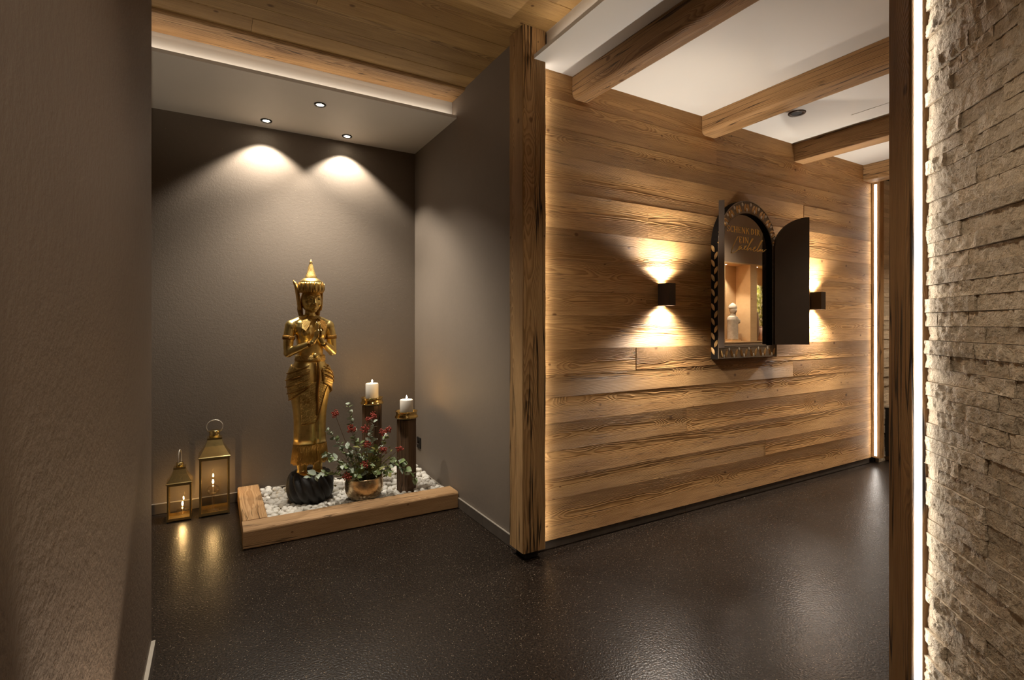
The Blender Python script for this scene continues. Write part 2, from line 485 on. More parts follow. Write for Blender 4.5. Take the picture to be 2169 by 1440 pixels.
def timber(name, L, sy, sz, mat, loc, axes=AX_X, rz=0.0, parent=None, **kw):
    me = timber_mesh(L, sy, sz, **kw)
    me.materials.append(mat); me.name = name
    o = bpy.data.objects.new(name, me); C.objects.link(o)
    if kw.get('cseg', 1) > 1:
        wn_ = o.modifiers.new('weighted_normal', 'WEIGHTED_NORMAL'); wn_.keep_sharp = True
    m = Matrix.Rotation(rz, 3, 'Z') @ axes
    o.matrix_world = Matrix.Translation(Vector(loc)) @ m.to_4x4()
    if parent:
        mw = o.matrix_world.copy(); o.parent = parent
        o.matrix_parent_inverse = Matrix.Identity(4)
        o.matrix_basis = parent.matrix_basis.inverted() @ mw
    return o

def spot(name, loc, d, power, size_deg, blend, col, radius=0.01, parent=None):
    l = bpy.data.lights.new(name, 'SPOT')
    l.energy = power; l.spot_size = R(size_deg); l.spot_blend = blend; l.color = col; l.shadow_soft_size = radius
    o = bpy.data.objects.new(name, l)
    o.location = loc
    o.rotation_euler = Vector(d).to_track_quat('-Z', 'Y').to_euler()
    C.objects.link(o)
    if parent: o.parent = parent
    return o

# ------------------------------------------------------------------ room shell
ZW, ZC, ZS = 2.825, 2.66, 2.67          # wooden ceiling, corridor ceiling, niche soffit
YB, XN, YW = 4.075, 1.44, 2.33          # niche back wall, niche right wall, wooden wall face
rnd = random.Random(7)

fl = box_obj('floor', (-1.6, -2.3, -0.12), (8.2, 4.4, 0.0), M['floor']); tag(fl, kind='structure')
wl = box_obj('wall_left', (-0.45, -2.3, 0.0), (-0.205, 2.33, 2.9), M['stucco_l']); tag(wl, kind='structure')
wb = box_obj('wall_back', (-1.2, YB, 0.0), (1.75, YB+0.2, 3.0), M['stucco']); tag(wb, kind='structure')
wn = box_obj('wall_niche_right', (XN, 2.40, 0.0), (1.70, YB, 3.0), M['stucco_r']); tag(wn, kind='structure')
wnl = box_obj('wall_niche_left', (-1.2, 2.0, 0.0), (-1.0, YB, 3.0), M['stucco']); tag(wnl, kind='structure')
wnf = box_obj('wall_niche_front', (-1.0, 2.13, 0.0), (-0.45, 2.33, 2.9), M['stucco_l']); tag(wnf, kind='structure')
wr = box_obj('wall_right', (1.54, 2.352, 0.0), (5.28, 2.55, 3.0), M['void']); tag(wr, kind='structure')
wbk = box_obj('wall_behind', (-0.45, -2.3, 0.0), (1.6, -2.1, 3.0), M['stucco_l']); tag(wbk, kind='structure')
wfe = box_obj('wall_far', (7.6, 0.6, 0.0), (7.8, 2.6, 3.0), M['stucco_l']); tag(wfe, kind='structure')

# ceiling of the corridor: a dropped white slab with an open cove along its left edge
cl = box_obj('ceiling', (1.463, -1.6, ZC), (7.8, YW+0.02, ZC+0.022), M['white']); tag(cl, kind='structure')
rs = box_obj('trim_1', (1.545, -1.6, ZC+0.022), (1.60, YW-0.05, 2.95), M['white']); tag(rs, kind='structure')
roof = box_obj('ceiling_slab', (-1.3, -2.3, 2.93), (7.8, 4.4, 3.05), M['void']); tag(roof, kind='structure')

# wooden ceiling of the passage, plank by plank
wc = box_obj('ceiling_wood', (-0.46, -2.2, ZW+0.024), (1.56, 3.08, ZW+0.05), M['void']); tag(wc, kind='structure')
yy = 3.085; row = 0
o = timber('cove_beam', 2.44, 0.22, 0.10, M['timber'], (-1.0, 3.195, 2.808+0.05), AX_X, rad=0.012, rads=[0.002, 0.002, 0.016, 0.006], wob=0.006, seed=77, nseg=30, cseg=3)
tag(o, 'broad timber board of the wooden ceiling along the lit niche cove', 'beam')
tw = [0.145, 0.115, 0.17, 0.135, 0.19, 0.15, 0.125, 0.18]
while yy > -2.1:
    w = tw[row % len(tw)]
    cut = -0.45 + 2.0*((row*0.377 + 0.31) % 1.0)
    xs = [-1.0 if yy > 2.2 else -0.46, cut, 1.56]
    if row in (1, 4): xs = [xs[0], 1.56]
    for a, b in zip(xs[:-1], xs[1:]):
        dz = rnd.uniform(0, 0.003)
        timber('plank', b-a-0.0015, w-0.0015, 0.022, M['ceil'], (a, yy-w/2, ZW+0.011+dz), AX_X, parent=wc, rad=0.002, seed=row)
    yy -= w; row += 1

# niche soffit: satin slab with a cove in front of it
sf = box_obj('ceiling_niche', (-1.0, 3.225, ZS), (XN, YB, ZS+0.02), M['soffit']); tag(sf, kind='structure')
cv = box_obj('trim_2', (-1.0, 3.305, ZS+0.02), (XN, 3.36, 2.95), M['white']); tag(cv, kind='structure')

# wooden wall, plank by plank
zb = [0.053, 0.274, 0.391, 0.542, 0.700, 0.842, 0.969, 1.108, 1.300, 1.440, 1.610, 1.790, 1.995, 2.197, 2.350, 2.510, 2.665]
joint = {1: 3.55, 3: 2.7, 5: 3.9, 6: 2.25, 8: 3.2, 9: 4.3, 11: 2.35, 12: 4.05, 14: 3.0}
for i in range(len(zb)-1):
    xs = [1.548, joint[i], 5.105] if i in joint else [1.548, 5.105]
    for a, b in zip(xs[:-1], xs[1:]):
        dy = rnd.uniform(0, 0.0025)
        h = zb[i+1]-zb[i]-0.0008
        timber('plank', b-a-0.0012, 0.022, h, M['plank'], (a, YW+0.011+dy, (zb[i]+zb[i+1])/2), AX_X, parent=wr, rad=0.0010, seed=i)

# baseboards: single tiles, with a pale edge strip where the photograph shows one
def baseboard(name, p0, p1, h, thick, n, edge):
    root = empty(name); tag(root, kind='structure')
    p0, p1 = Vector(p0), Vector(p1)
    d = (p1-p0); Lg = d.length; d.normalize()
    nrm = Vector((d.y, -d.x))
    ang = math.atan2(d.y, d.x)
    m = MB().box((0.001, -thick, 0.003), (Lg/n-0.001, 0, h)).build('tile', M['tile'], root)
    m.location = (p0.x, p0.y, 0); m.rotation_euler = (0, 0, ang)
    for k in range(1, n):
        c = link_copy(m, root); c.location = (p0.x+d.x*Lg*k/n, p0.y+d.y*Lg*k/n, 0)
    if edge:
        e = MB().box((0, -thick-0.0005, h), (Lg, 0, h+0.004)).build('edge_strip', M['trim'], root)
        e.location = (p0.x, p0.y, 0); e.rotation_euler = (0, 0, ang)
    return root
baseboard('baseboard_back', (-1.0, YB), (XN, YB), 0.066, 0.010, 4, True)
baseboard('baseboard_niche_right', (XN, YB), (XN, 2.40), 0.066, 0.010, 4, True)
baseboard('baseboard_right', (1.50, 2.352), (5.10, 2.352), 0.049, 0.008, 9, False)
baseboard('baseboard_left', (-0.205, -2.1), (-0.205, 2.33), 0.06, 0.012, 5, True)

# ------------------------------------------------------------------ posts and beams
def led_strip(name, parent, lo, hi, mat):
    return MB().box(lo, hi).build(name, mat, parent)

cp = empty('corner_post', (0, 0, 0), label='old square timber post at the corner between grey niche and plank wall', cat='post')
timber('shaft', 2.825-0.045, 0.146, 0.15, M['post'], (1.468, 2.350, 0.045), AX_Z, parent=cp, rad=0.012, wob=0.030, seed=3, nseg=60, cseg=3)
MB().box((1.43, 2.31, 0.0), (1.51, 2.40, 0.05)).build('foot', M['void'], cp)
MB().box((1.5425, 2.296, 0.06), (1.5455, 2.314, 2.64)).build('light_strip', M['led'], cp)

fp = empty('far_post', (0, 0, 0), label='timber post with a white light strip at the far end of the plank wall', cat='post')
timber('shaft', 2.55-0.058, 0.072, 0.072, M['timber'], (5.139, 2.296, 0.058), AX_Z, parent=fp, rad=0.006, wob=0.012, seed=9, nseg=30, cseg=2)
MB().box((5.1008, 2.286, 0.075), (5.1038, 2.306, 2.50)).build('light_strip', M['led'], fp)

# near post: stands at the end of the diagonal stone wall
WAZ = R(43.8)
wv = Vector((math.sin(WAZ), math.cos(WAZ))); nv = Vector((-wv.y, wv.x))
P0 = Vector((1.9302, 0.7263))
rzw = math.atan2(wv.y, wv.x)
nps = empty('near_post', (0, 0, 0), label='dark cracked timber post with a white light strip beside the stone wall', cat='post')
def wl2(a, b):  # along the wall, out of the wall
    return P0 + wv*a + nv*b
ctr = wl2(0.071, 0.045-0.09)
timber('shaft', 2.80, 0.142, 0.18, M['post_shaded'], (ctr.x, ctr.y, 0.03), AX_Z, rz=rzw, parent=nps, rad=0.009, wob=0.014, seed=5, nseg=60, cseg=3)
b = MB()
lo = wl2(-0.0015, 0.0128); 
def strip_on(a0, a1, b0, b1, z0, z1):
    vs = []
    for z in (z0, z1):
        for (a, bb) in ((a0, b0), (a1, b0), (a1, b1), (a0, b1)):
            p = wl2(a, bb); vs.append((p.x, p.y, z))
    return MB().add(vs, [(0,3,2,1),(4,5,6,7),(0,1,5,4),(1,2,6,5),(2,3,7,6),(3,0,4,7)])
strip_on(-0.0025, 0.0005, 0.0128, 0.0327, 0.04, 2.82).build('light_strip', M['led'], nps)

beams = [(1.757, 0.128, 0.128, 0.034, 'timber ceiling beam nearest the corner post, with rounded lower edges'),
         (2.850, 0.150, 0.128, 0.030, 'timber ceiling beam above the carved mirror, second from the corner post'),
         (3.916, 0.130, 0.138, 0.006, 'sharp-edged timber ceiling beam, third from the corner post'),
         (4.962, 0.150, 0.140, 0.006, 'timber ceiling beam resting above the far lit post')]
for i, (x0, w, h, rr, lab) in enumerate(beams):
    o = timber('ceiling_beam', 2.28-0.2 if i < 2 else 2.33-0.87, h, w, M['timber'], (x0+w/2, 0.25 if i < 2 else 0.87, ZC-h/2), AX_Y, rad=0.004,
               rads=[0.003, rr, rr*0.9, 0.003], wob=0.014, seed=20+i, nseg=40, cseg=4)
    # beams one and two run on over the passage towards the camera
    tag(o, lab, 'beam', 'timber ceiling beams')

# ------------------------------------------------------------------ stone wall: single split-face strips
sw = empty('wall_stone', (P0.x, P0.y, 0), rz=rzw); tag(sw, kind='structure')
MB().box((-1.62, -0.10, 0), (-0.002, -0.022, 2.9)).build('backing', M['void'], sw)
def stone_mesh(L, h, prot, seed, step=0.0075):
    nx = max(3, int(L/step)); nz = 6
    vs = []; fs = []
    def hgt(u, z):
        p = Vector((u*34 + seed*13.1, z*26, seed*1.7))
        a = noise.noise(p)*0.5 + (0.35-abs(noise.noise(p*2.1)))*0.65 + noise.noise(p*4.3)*0.35
        rough_ = 0.35 + 0.65*min(1.0, max(0.0, 0.5+1.6*noise.noise(Vector((u*9+seed*3.1, z*5, 4.4)))))
        return prot + a*0.0105*rough_
    for i in range(nx+1):
        for k in range(nz+1):
            u = L*i/nx; z = h*k/nz
            vs.append((u, hgt(u, z), z))
    b0 = len(vs)
    for i in range(nx):
        for k in range(nz):
            a = i*(nz+1)+k
            fs.append((a, a+nz+1, a+nz+2, a+1))
    # sides back to the wall
    border = [i*(nz+1) for i in range(nx+1)] + [nx*(nz+1)+k for k in range(1, nz+1)] + [i*(nz+1)+nz for i in range(nx-1, -1, -1)] + [k for k in range(nz-1, 0, -1)]
    back = {}
    for q in border:
        back[q] = len(vs); vs.append((vs[q][0], -0.024, vs[q][2]))
    for a, c in zip(border, border[1:]+border[:1]):
        fs.append((c, a, back[a], back[c]))
    me = bpy.data.meshes.new('stone'); me.from_pydata(vs, [], fs); me.validate()
    bm = bmesh.new(); bm.from_mesh(me); bmesh.ops.recalc_face_normals(bm, faces=bm.faces)
    for f in bm.faces: f.smooth = abs(f.normal.y) > 0.3
    for e in bm.edges:
        if len(e.link_faces) == 2 and e.calc_face_angle(0) > R(60): e.smooth = False
    bm.to_mesh(me); bm.free()
    me.materials.append(M['stone'])
    return me
ch = 0.0429
srnd = random.Random(11)
ns = 0
for r_ in range(int(2.86/ch)):
    z0 = r_*ch
    seen = 0.05 < z0 < 2.55
    x1 = 0.0; lim = -0.62 if seen else -0.62
    while x1 > lim and ns < 296:
        L_ = srnd.choice([0.06, 0.10, 0.13, 0.17, 0.20, 0.24, 0.28]) if x1 == 0 else srnd.uniform(0.13, 0.30)
        if not seen: L_ = 0.31
        me = stone_mesh(L_-0.0012, ch-0.0016, srnd.choice([-0.006, -0.004, -0.002, 0.0, 0.002, 0.004]), ns)
        o = bpy.data.objects.new('stone', me); C.objects.link(o); o.parent = sw
        o.location = (x1-L_, 0, z0); ns += 1
        x1 -= L_
# the wall runs on behind the camera as a joined strip of the same courses
b = MB()
for r_ in range(int(2.86/ch)):
    x1 = -0.62 - srnd.uniform(0.02, 0.2)
    while x1 > -1.55:
        L_ = srnd.uniform(0.16, 0.32); pr = srnd.uniform(-0.002, 0.009)
        b.box((x1-L_+0.0006, -0.024, r_*ch+0.0005), (x1-0.0006, pr, r_*ch+ch-0.0006)); x1 -= L_
o = b.build('stone_courses', M['stone'], sw); tag(o, kind='stuff')
rb = box_obj('wall_passage_right', (0.62, -2.2, 0), (0.86, -0.42, 2.9), M['stucco_l']); tag(rb, kind='structure')

# ------------------------------------------------------------------ opposite corridor wall with two lit display niches (seen in the mirror)
YO = 0.862
NX = [(4.951, 5.399), (5.523, 5.97)]
NZ0, NZ1 = 1.052, 1.945
ND = 0.185
ow = empty('wall_opposite'); tag(ow, kind='structure')
bb = MB()
bb.box((2.02, YO-0.5, 0), (NX[0][0]-0.012, YO, 2.9)); bb.box((NX[0][0]-0.012, YO-0.5, 0), (NX[1][1]+0.012, YO, NZ0-0.012))
bb.box((NX[0][0]-0.012, YO-0.5, NZ1+0.012), (NX[1][1]+0.012, YO, 2.9)); bb.box((NX[1][1]+0.012, YO-0.5, 0), (7.7, YO, 2.9))
bb.box((NX[0][0]-0.012, YO-0.5, NZ0-0.012), (NX[1][1]+0.012, YO-ND-0.012, NZ1+0.012))
bb.build('plaster', stucco('pale_brown_plaster', (0.29, 0.218, 0.158), bump=0.10, bscale=40, spark=0.3), ow)
for i, (a, c) in enumerate(NX):
    dn = empty('display_niche', (a, YO, NZ0), label=('lit oak wall niche holding the stone bust, mirrored in the carved mirror' if i == 0 else 'lit oak wall niche holding the leafy picture, mirrored in the carved mirror'), cat='niche', group='lit oak niches')
    w = c-a; h = NZ1-NZ0
    t_ = 0.012
    MB().box((-t_, -ND-t_, -t_), (w+t_, -ND, h+t_)).build('back_panel', M['niche_wood'], dn).rotation_euler = (0, 0, 0)
    MB().box((-t_, -ND, -t_), (0, 0.004, h+t_)).build('side_panel', M['niche_wood'], dn)
    MB().box((w, -ND, -t_), (w+t_, 0.004, h+t_)).build('side_panel', M['niche_wood'], dn)
    MB().box((0, -ND, h), (w, 0.004, h+t_)).build('top_panel', M['niche_wood'], dn)
    MB().box((0, -ND, -t_), (w, 0.004, 0)).build('bottom_panel', M['niche_wood'], dn)
    MB().lathe([(0.026, -0.004), (0.026, 0.0)], 20, (w*0.30, -ND*0.55, h)).build('lamp_ring', M['trim'], dn)
    MB().lathe([(0.018, -0.005), (0.018, -0.004)], 20, (w*0.30, -ND*0.55, h)).build('lamp_lens', M['lens'], dn)
    spot('niche_lamp', (w*0.30, -ND*0.55, h-0.02), (0, 0, -1), 13.0, 95, 0.5, NEUT, 0.012, dn)
pl = box_obj('niche_pillar', (NX[0][1]+0.0125, YO-ND, NZ0-0.012), (NX[1][0]-0.0125, YO+0.003, NZ1+0.012), M['niche_wood'], ow)

# ------------------------------------------------------------------ light fittings
def downlight(loc, label, group, power=None, size=100, blend=0.35, col=NEUT, lit=True, r=0.036, aim=(0, 0, -1), rad=0.010):
    d = empty('downlight', loc, label=label, cat='lamp', group=group)
    MB().lathe([(r*0.62, -0.001), (r*0.66, -0.006), (r*0.98, -0.007), (r*1.03, -0.003), (r*1.03, 0.0), (r*0.62, 0.0)], 28).build('trim_ring', M['black'] if r < 0.05 else M['bronze'], d, True)
    MB().lathe([(0.0005, -0.003), (r*0.62, -0.003)], 24, cap0=False, cap1=False).build('lens', M['lens'] if lit else M['void'], d)
    if power:
        spot('lamp', (0, 0, -0.010), aim, power, size, blend, col, rad, d)
    return d
g = 'recessed lamps in the niche soffit'
downlight((0.310, 3.926, ZS), 'recessed soffit lamp on the left, washing the wall behind the lanterns', g, P_WASH, 106, 0.42)
downlight((0.861, 3.943, ZS), 'recessed soffit lamp on the right, washing the wall above the candles', g, P_WASH, 106, 0.42)
downlight((0.587, 3.465, ZS), 'recessed soffit lamp nearest the cove, above the golden statue', g, P_STAT, 116, 0.8)
downlight((3.352, 1.976, ZC), 'unlit black recessed lamp in the white ceiling between two beams', None, lit=False, r=0.052)
g = 'added fill lamps in the wooden ceiling'  # unseen lamps added to fill the passage with light
downlight((0.72, 1.05, ZW), 'added fill lamp in the wooden ceiling above the passage, just behind view', g, P_FILL, 120, 0.6, WARMW, rad=0.07)
downlight((0.25, -0.60, ZW), 'added fill lamp in the wooden ceiling behind the viewer', g, P_FILL, 130, 0.6, WARMW, rad=0.07)
g = 'added fill lamps in the corridor ceiling'  # unseen lamps added to brighten the plank wall and corridor
downlight((2.95, 1.05, ZC), 'added corridor fill lamp hidden behind the near post, first', g, P_FILL*1.8, 120, 0.6, WARMW, rad=0.07)
downlight((4.45, 1.25, ZC), 'added corridor fill lamp hidden behind the near post, second', g, P_FILL*1.8, 120, 0.6, WARMW, rad=0.07)
downlight((6.40, 1.45, ZC), 'added corridor fill lamp beyond the far post', g, P_FILL*1.8, 120, 0.6, WARMW, rad=0.07)

# floor uplight grazing the left wall
u = empty('floor_uplight', (-0.09, 1.02, 0.0), label='recessed floor uplight grazing the brown stucco wall on the left', cat='lamp')
MB().lathe([(0.030, 0.0), (0.045, 0.0), (0.045, 0.003), (0.030, 0.004)], 24).build('trim_ring', M['bronze'], u, True)
MB().lathe([(0.0005, 0.002), (0.030, 0.002)], 24, cap0=False, cap1=False).build('lens', M['lens'], u)
spot('lamp', (0, 0, 0.012), (0, 0.35, 1), 44.0, 70, 0.36, WARMW, 0.012, u)

# cove light strips
o = box_obj('cove_light', (-0.98, 3.262, ZS+0.021), (XN-0.01, 3.290, ZS+0.027), M['cove']); tag(o, 'warm light strip hidden in the cove above the niche soffit', 'light strip')
o = box_obj('cove_light', (1.490, -1.5, ZC+0.023), (1.520, 2.20, ZC+0.028), M['cove']); tag(o, 'warm light strip hidden in the cove along the white corridor ceiling', 'light strip')

# wall sconces
def sconce(x, label):
    s = empty('wall_sconce', (x, YW, 1.439), label=label, cat='wall lamp', group='box sconces on the plank wall')
    w, d, h = 0.063, 0.088, 0.139
    t_ = 0.004
    b = MB()
    b.box((0, -d, -h/2), (t_, 0, h/2)); b.box((w-t_, -d, -h/2), (w, 0, h/2))
    b.box((t_, -d, -h/2), (w-t_, -d+t_, h/2)); b.box((t_, -t_, -h/2), (w-t_, 0, h/2)); b.box((t_, -d+t_, -0.012), (w-t_, -t_, 0.012))
    b.build('housing', M['bronze'], s)
    for sg in (1, -1):
        MB().box((t_+0.002, -d+t_+0.002, sg*0.056-0.002), (w-t_-0.002, -t_-0.002, sg*0.056+0.002)).build('lens', M['lens'], s)
        spot('lamp', (w/2, -d*0.50, sg*0.064), (0, 0, sg), P_SCON, 68, 0.6, WARM, 0.012, s)
        spot('spill', (w/2, -d*0.50, sg*0.073), (0, 0, sg), P_SCON_W*(0.75 if sg > 0 else 1.2), 140, 0.9, (1.0, 0.92, 0.82), 0.012, s)
    return s
sconce(2.433, 'dark box sconce on the plank wall between the corner post and the mirror')
sconce(4.133, 'dark box sconce on the plank wall to the right of the mirror shutter')

# access hatch in the white ceiling
o = MB().box((3.70, 1.35, ZC-0.0025), (4.30, 1.81, ZC)).build('ceiling_hatch', M['white']); tag(o, 'flush white access hatch in the corridor ceiling beside the third beam', 'hatch')

# far end of the corridor
fs = empty('wall_far_stone', (5.20, 2.345, 0)); tag(fs, kind='structure')
MB().box((0, -0.004, 0), (2.4, 0.2, 2.95)).build('backing', M['void'], fs)
for r_ in range(60):
    L_ = 0.34 + srnd.uniform(-0.08, 0.1)
    me = stone_mesh(L_, ch-0.001, srnd.uniform(0, 0.012), 700+r_, 0.02)
    o = bpy.data.objects.new('stone', me); C.objects.link(o); o.parent = fs
    o.rotation_euler = (0, 0, math.pi); o.location = (L_, -0.028, r_*ch)
    me2 = MB().box((L_+0.001, -0.030-srnd.uniform(0, 0.012), r_*ch), (2.35, -0.004, r_*ch+ch-0.001)).build('stone', M['stone'], fs)
sb = empty('studded_bench', (5.30, 2.255, 0), label='dark low bench with pale studs behind the far lit post', cat='bench')
MB().box((0, -0.02, 0.05), (0.5, 0.05, 0.49)).build('side', M['void'], sb)
MB().box((-0.005, -0.025, 0.49), (0.505, 0.05, 0.505)).build('top', M['trim'], sb)
for k in range(5):
    MB().ell((0.035, -0.021, 0.09+k*0.085), (0.007, 0.004, 0.007), 8, 6).build('stud', M['trim'], sb, True)

# wall socket
so = empty('wall_socket', (XN, 3.965, 0.288), label='small black wall socket low on the right niche wall behind the candles', cat='socket')
MB().box((-0.009, -0.042, -0.042), (0, 0.042, 0.042)).build('plate', M['black'], so)
bm_ = MB().lathe([(0.019, 0.0), (0.021, 0.002), (0.014, 0.002), (0.013, 0.0)], 20).build('outlet', M['bronze'], so)
bm_.rotation_euler = (0, R(-90), 0); bm_.location = (-0.0095, 0, 0)

# ------------------------------------------------------------------ planter of two timbers
o = timber('planter_beam', 1.298, 0.155, 0.110, M['planter'], (0.135, 3.262, 0.056), AX_X, rad=0.01, rads=[0.012, 0.018, 0.006, 0.006], wob=0.035, seed=41, nseg=40, cseg=3)
tag(o, 'long hewn timber edging the front of the white pebble bed', 'timber')
o = timber('planter_beam', 0.715, 0.106, 0.135, M['planter'], (0.205, 3.345, 0.054), AX_Y, rad=0.008, rads=[0.008, 0.006, 0.006, 0.010], wob=0.03, seed=44, nseg=24, cseg=3)
tag(o, 'short hewn timber edging the left side of the pebble bed beside the lanterns', 'timber')

# pebbles
bed = MB()
nx_, ny_ = 24, 16
X0, X1, Y0, Y1 = 0.275, 1.428, 3.342, 4.062
def bedz(x, y):
    return 0.050 + 0.030*max(0, (x-1.0)/0.43)*max(0, (y-3.4)/0.6) + 0.012*noise.noise(Vector((x*4, y*4, 2.0)))
vs = [(X0+(X1-X0)*i/nx_, Y0+(Y1-Y0)*j/ny_, bedz(X0+(X1-X0)*i/nx_, Y0+(Y1-Y0)*j/ny_)) for i in range(nx_+1) for j in range(ny_+1)]
fs_ = [(i*(ny_+1)+j, (i+1)*(ny_+1)+j, (i+1)*(ny_+1)+j+1, i*(ny_+1)+j+1) for i in range(nx_) for j in range(ny_)]
o = mesh_obj('gravel_bed', vs, fs_, M['pebble'], smooth=True)
tag(o, 'fine white gravel under the pebbles inside the timber edging', 'gravel', kind='stuff')
def pebble_mesh(seed):
    bm = bmesh.new()
    bmesh.ops.create_icosphere(bm, subdivisions=2, radius=1.0)
    for v in bm.verts:
        n = noise.noise(v.co*1.1 + Vector((seed*5.3, 0, 0)))
        v.co *= 1.0 + 0.26*n
    for f in bm.faces: f.smooth = True
    me = bpy.data.meshes.new('pebble'); bm.to_mesh(me); bm.free()
    me.materials.append(M['pebble'])
    return me
pm = [pebble_mesh(s) for s in range(7)]
prnd = random.Random(5)
pts = []
avoid = [(0.558, 3.66, 0.125), (0.873, 3.49, 0.085), (1.185, 3.53, 0.068), (1.000, 3.76, 0.068)]
tries = 0
while tries < 9000:
    tries += 1
    x, y = prnd.uniform(X0+0.012, X1-0.018), prnd.uniform(Y0+0.012, Y1-0.018)
    if any((x-a)**2+(y-b)**2 < r*r for a, b, r in avoid): continue
    if any((x-p[0])**2+(y-p[1])**2 < 0.0300**2 for p in pts): continue
    pts.append((x, y))
pts.sort(key=lambda p: p[1] - 0.12*(p[0] > 1.0))
spare = MB()
for i, (x, y) in enumerate(pts):
    s = prnd.uniform(0.017, 0.0245)
    sx, sy, sz = s*prnd.uniform(0.95, 1.35), s*prnd.uniform(0.85, 1.1), s*prnd.uniform(0.6, 0.85)
    z = bedz(x, y) + sz*0.62 + prnd.uniform(0, 0.012)
    rot = (prnd.uniform(-.35, .35), prnd.uniform(-.35, .35), prnd.uniform(0, 6.28))
    if i < 298:
        o = bpy.data.objects.new('pebble', pm[i % 7]); C.objects.link(o)
        o.location = (x, y, z); o.rotation_euler = rot; o.scale = (sx, sy, sz)
        tag(o, 'rounded white pebble lying in the timber-edged gravel bed', 'pebble', 'white pebbles in the timber-edged bed')
    else:
        m = Matrix.LocRotScale(Vector((x, y, z)), Matrix(Matrix.Rotation(rot[2], 3, 'Z')).to_quaternion(), Vector((sx, sy, sz)))
        me = pm[i % 7]
        spare.add([m @ v.co for v in me.vertices], [tuple(p.vertices) for p in me.polygons])
if spare.v:
    o = spare.build('pebbles_behind', M['pebble'], smooth=True)
    tag(o, 'white pebbles heaped along the niche wall at the back of the bed', 'pebbles', kind='stuff')

# ------------------------------------------------------------------ golden statue
ST = empty('golden_statue', (0.556, 3.655, 0.07), R(12), 'golden temple figure with pointed crown and joined palms standing on a dark fluted base', 'statue')
Z = lambda wz: wz - 0.07
def ering(cx, cy, z, rx, ry, seg=40, p=2.0):
    out = []
    for k in range(seg):
        a = 2*math.pi*k/seg
        c_, s_ = math.cos(a), math.sin(a)
        out.append((cx + rx*math.copysign(abs(c_)**(2/p), c_), cy + ry*math.copysign(abs(s_)**(2/p), s_), z))
    return out
def remesh(o, vox, smooth_it=3):
    m = o.modifiers.new('remesh', 'REMESH'); m.mode = 'VOXEL'; m.voxel_size = vox; m.use_smooth_shade = True
    s = o.modifiers.new('smooth', 'SMOOTH'); s.iterations = smooth_it; s.factor = 0.5
    return o
# body: legs, trunk, neck, head and arms as one surface
b = MB()
tr = [(0.99, .083, .062, 0), (1.03, .085, .062, 0), (1.06, .082, .060, 0), (1.10, .084, .062, -.004), (1.15, .093, .068, -.008),
      (1.19, .101, .070, -.008), (1.23, .108, .066, -.004), (1.262, .104, .055, 0), (1.285, .075, .044, .002), (1.30, .040, .036, .004), (1.315, .031, .032, .004), (1.36, .030, .031, .002)]
b.rings([ering(0, cy, Z(z), rx, ry, 36, 2.3) for z, rx, ry, cy in tr])
for sg in (-1, 1):
    b.ell((sg*0.044, -0.058, Z(1.192)), (0.036, 0.026, 0.036))                               # chest
    b.ell((sg*0.124, 0.0, Z(1.236)), (0.040, 0.040, 0.044))                                  # shoulder
    el = Vector((sg*0.147, -0.012, Z(1.063)))
    wr_ = Vector((0.0+sg*0.034, -0.128, Z(1.132)))
    b.tube([(sg*0.124, 0, Z(1.244)), (sg*0.138, -0.002, Z(1.19)), (sg*0.145, -0.006, Z(1.12)), el], [0.037, 0.035, 0.031, 0.028], 14)
    b.ell(el, (0.030, 0.030, 0.029))
    b.tube([el, el.lerp(wr_, 0.35), el.lerp(wr_, 0.7), wr_, wr_ + (wr_-el).normalized()*0.012], [0.027, 0.027, 0.022, 0.0165, 0.016], 14)
    # leg below the hem and foot
    fx = sg*0.052
    b.tube([(sg*0.045, 0.0, Z(1.0)), (sg*0.058, 0.004, Z(0.85)), (sg*0.054, 0.010, Z(0.6)), (fx, 0.012, Z(0.42)), (fx, 0.008, Z(0.33)), (fx, 0.004, Z(0.28)), (fx, 0.0, Z(0.253))], [0.045, 0.062, 0.048, 0.036, 0.034, 0.030, 0.031], 14)
    b.ell((fx, -0.040, Z(0.252)), (0.034, 0.068, 0.020))
    b.ell((fx, 0.012, Z(0.262)), (0.032, 0.040, 0.030))
# head
hc = Vector((0.004, -0.006, Z(1.415)))
b.ell(hc, (0.066, 0.070, 0.086), 24, 16)
b.ell(hc + Vector((0, -0.024, -0.046)), (0.043, 0.042, 0.036))                               # jaw
b.ell(hc + Vector((0, -0.055, -0.074)), (0.017, 0.013, 0.012))                               # chin
b.tube([hc + Vector((0, -0.068, 0.012)), hc + Vector((0, -0.076, -0.008)), hc + Vector((0, -0.084, -0.026)), hc + Vector((0, -0.074, -0.032))], [0.0065, 0.007, 0.0095, 0.007], 10)
for sg in (-1, 1):
    b.ell(hc + Vector((sg*0.009, -0.073, -0.028)), (0.007, 0.007, 0.005), 8, 6)
    b.tube([hc + Vector((sg*0.010, -0.070, 0.020)), hc + Vector((sg*0.026, -0.067, 0.027)), hc + Vector((sg*0.045, -0.054, 0.018))], [0.0045, 0.006, 0.003], 8)
    b.ell(hc + Vector((sg*0.027, -0.058, 0.004)), (0.014, 0.010, 0.008), 12, 8)
    b.ell(hc + Vector((sg*0.032, -0.040, -0.026)), (0.022, 0.022, 0.022), 12, 10)
    b.tube([(0, 0.004, Z(1.305)), (sg*0.06, 0.002, Z(1.281)), (sg*0.118, 0.0, Z(1.252))], [0.028, 0.026, 0.030], 12)
b.ell(hc + Vector((0, -0.069, -0.047)), (0.016, 0.008, 0.0045), 12, 8)
b.ell(hc + Vector((0, -0.067, -0.055)), (0.013, 0.008, 0.005), 12, 8)
remesh(b.build('body', M['gold'], ST, True), 0.0034, 2)
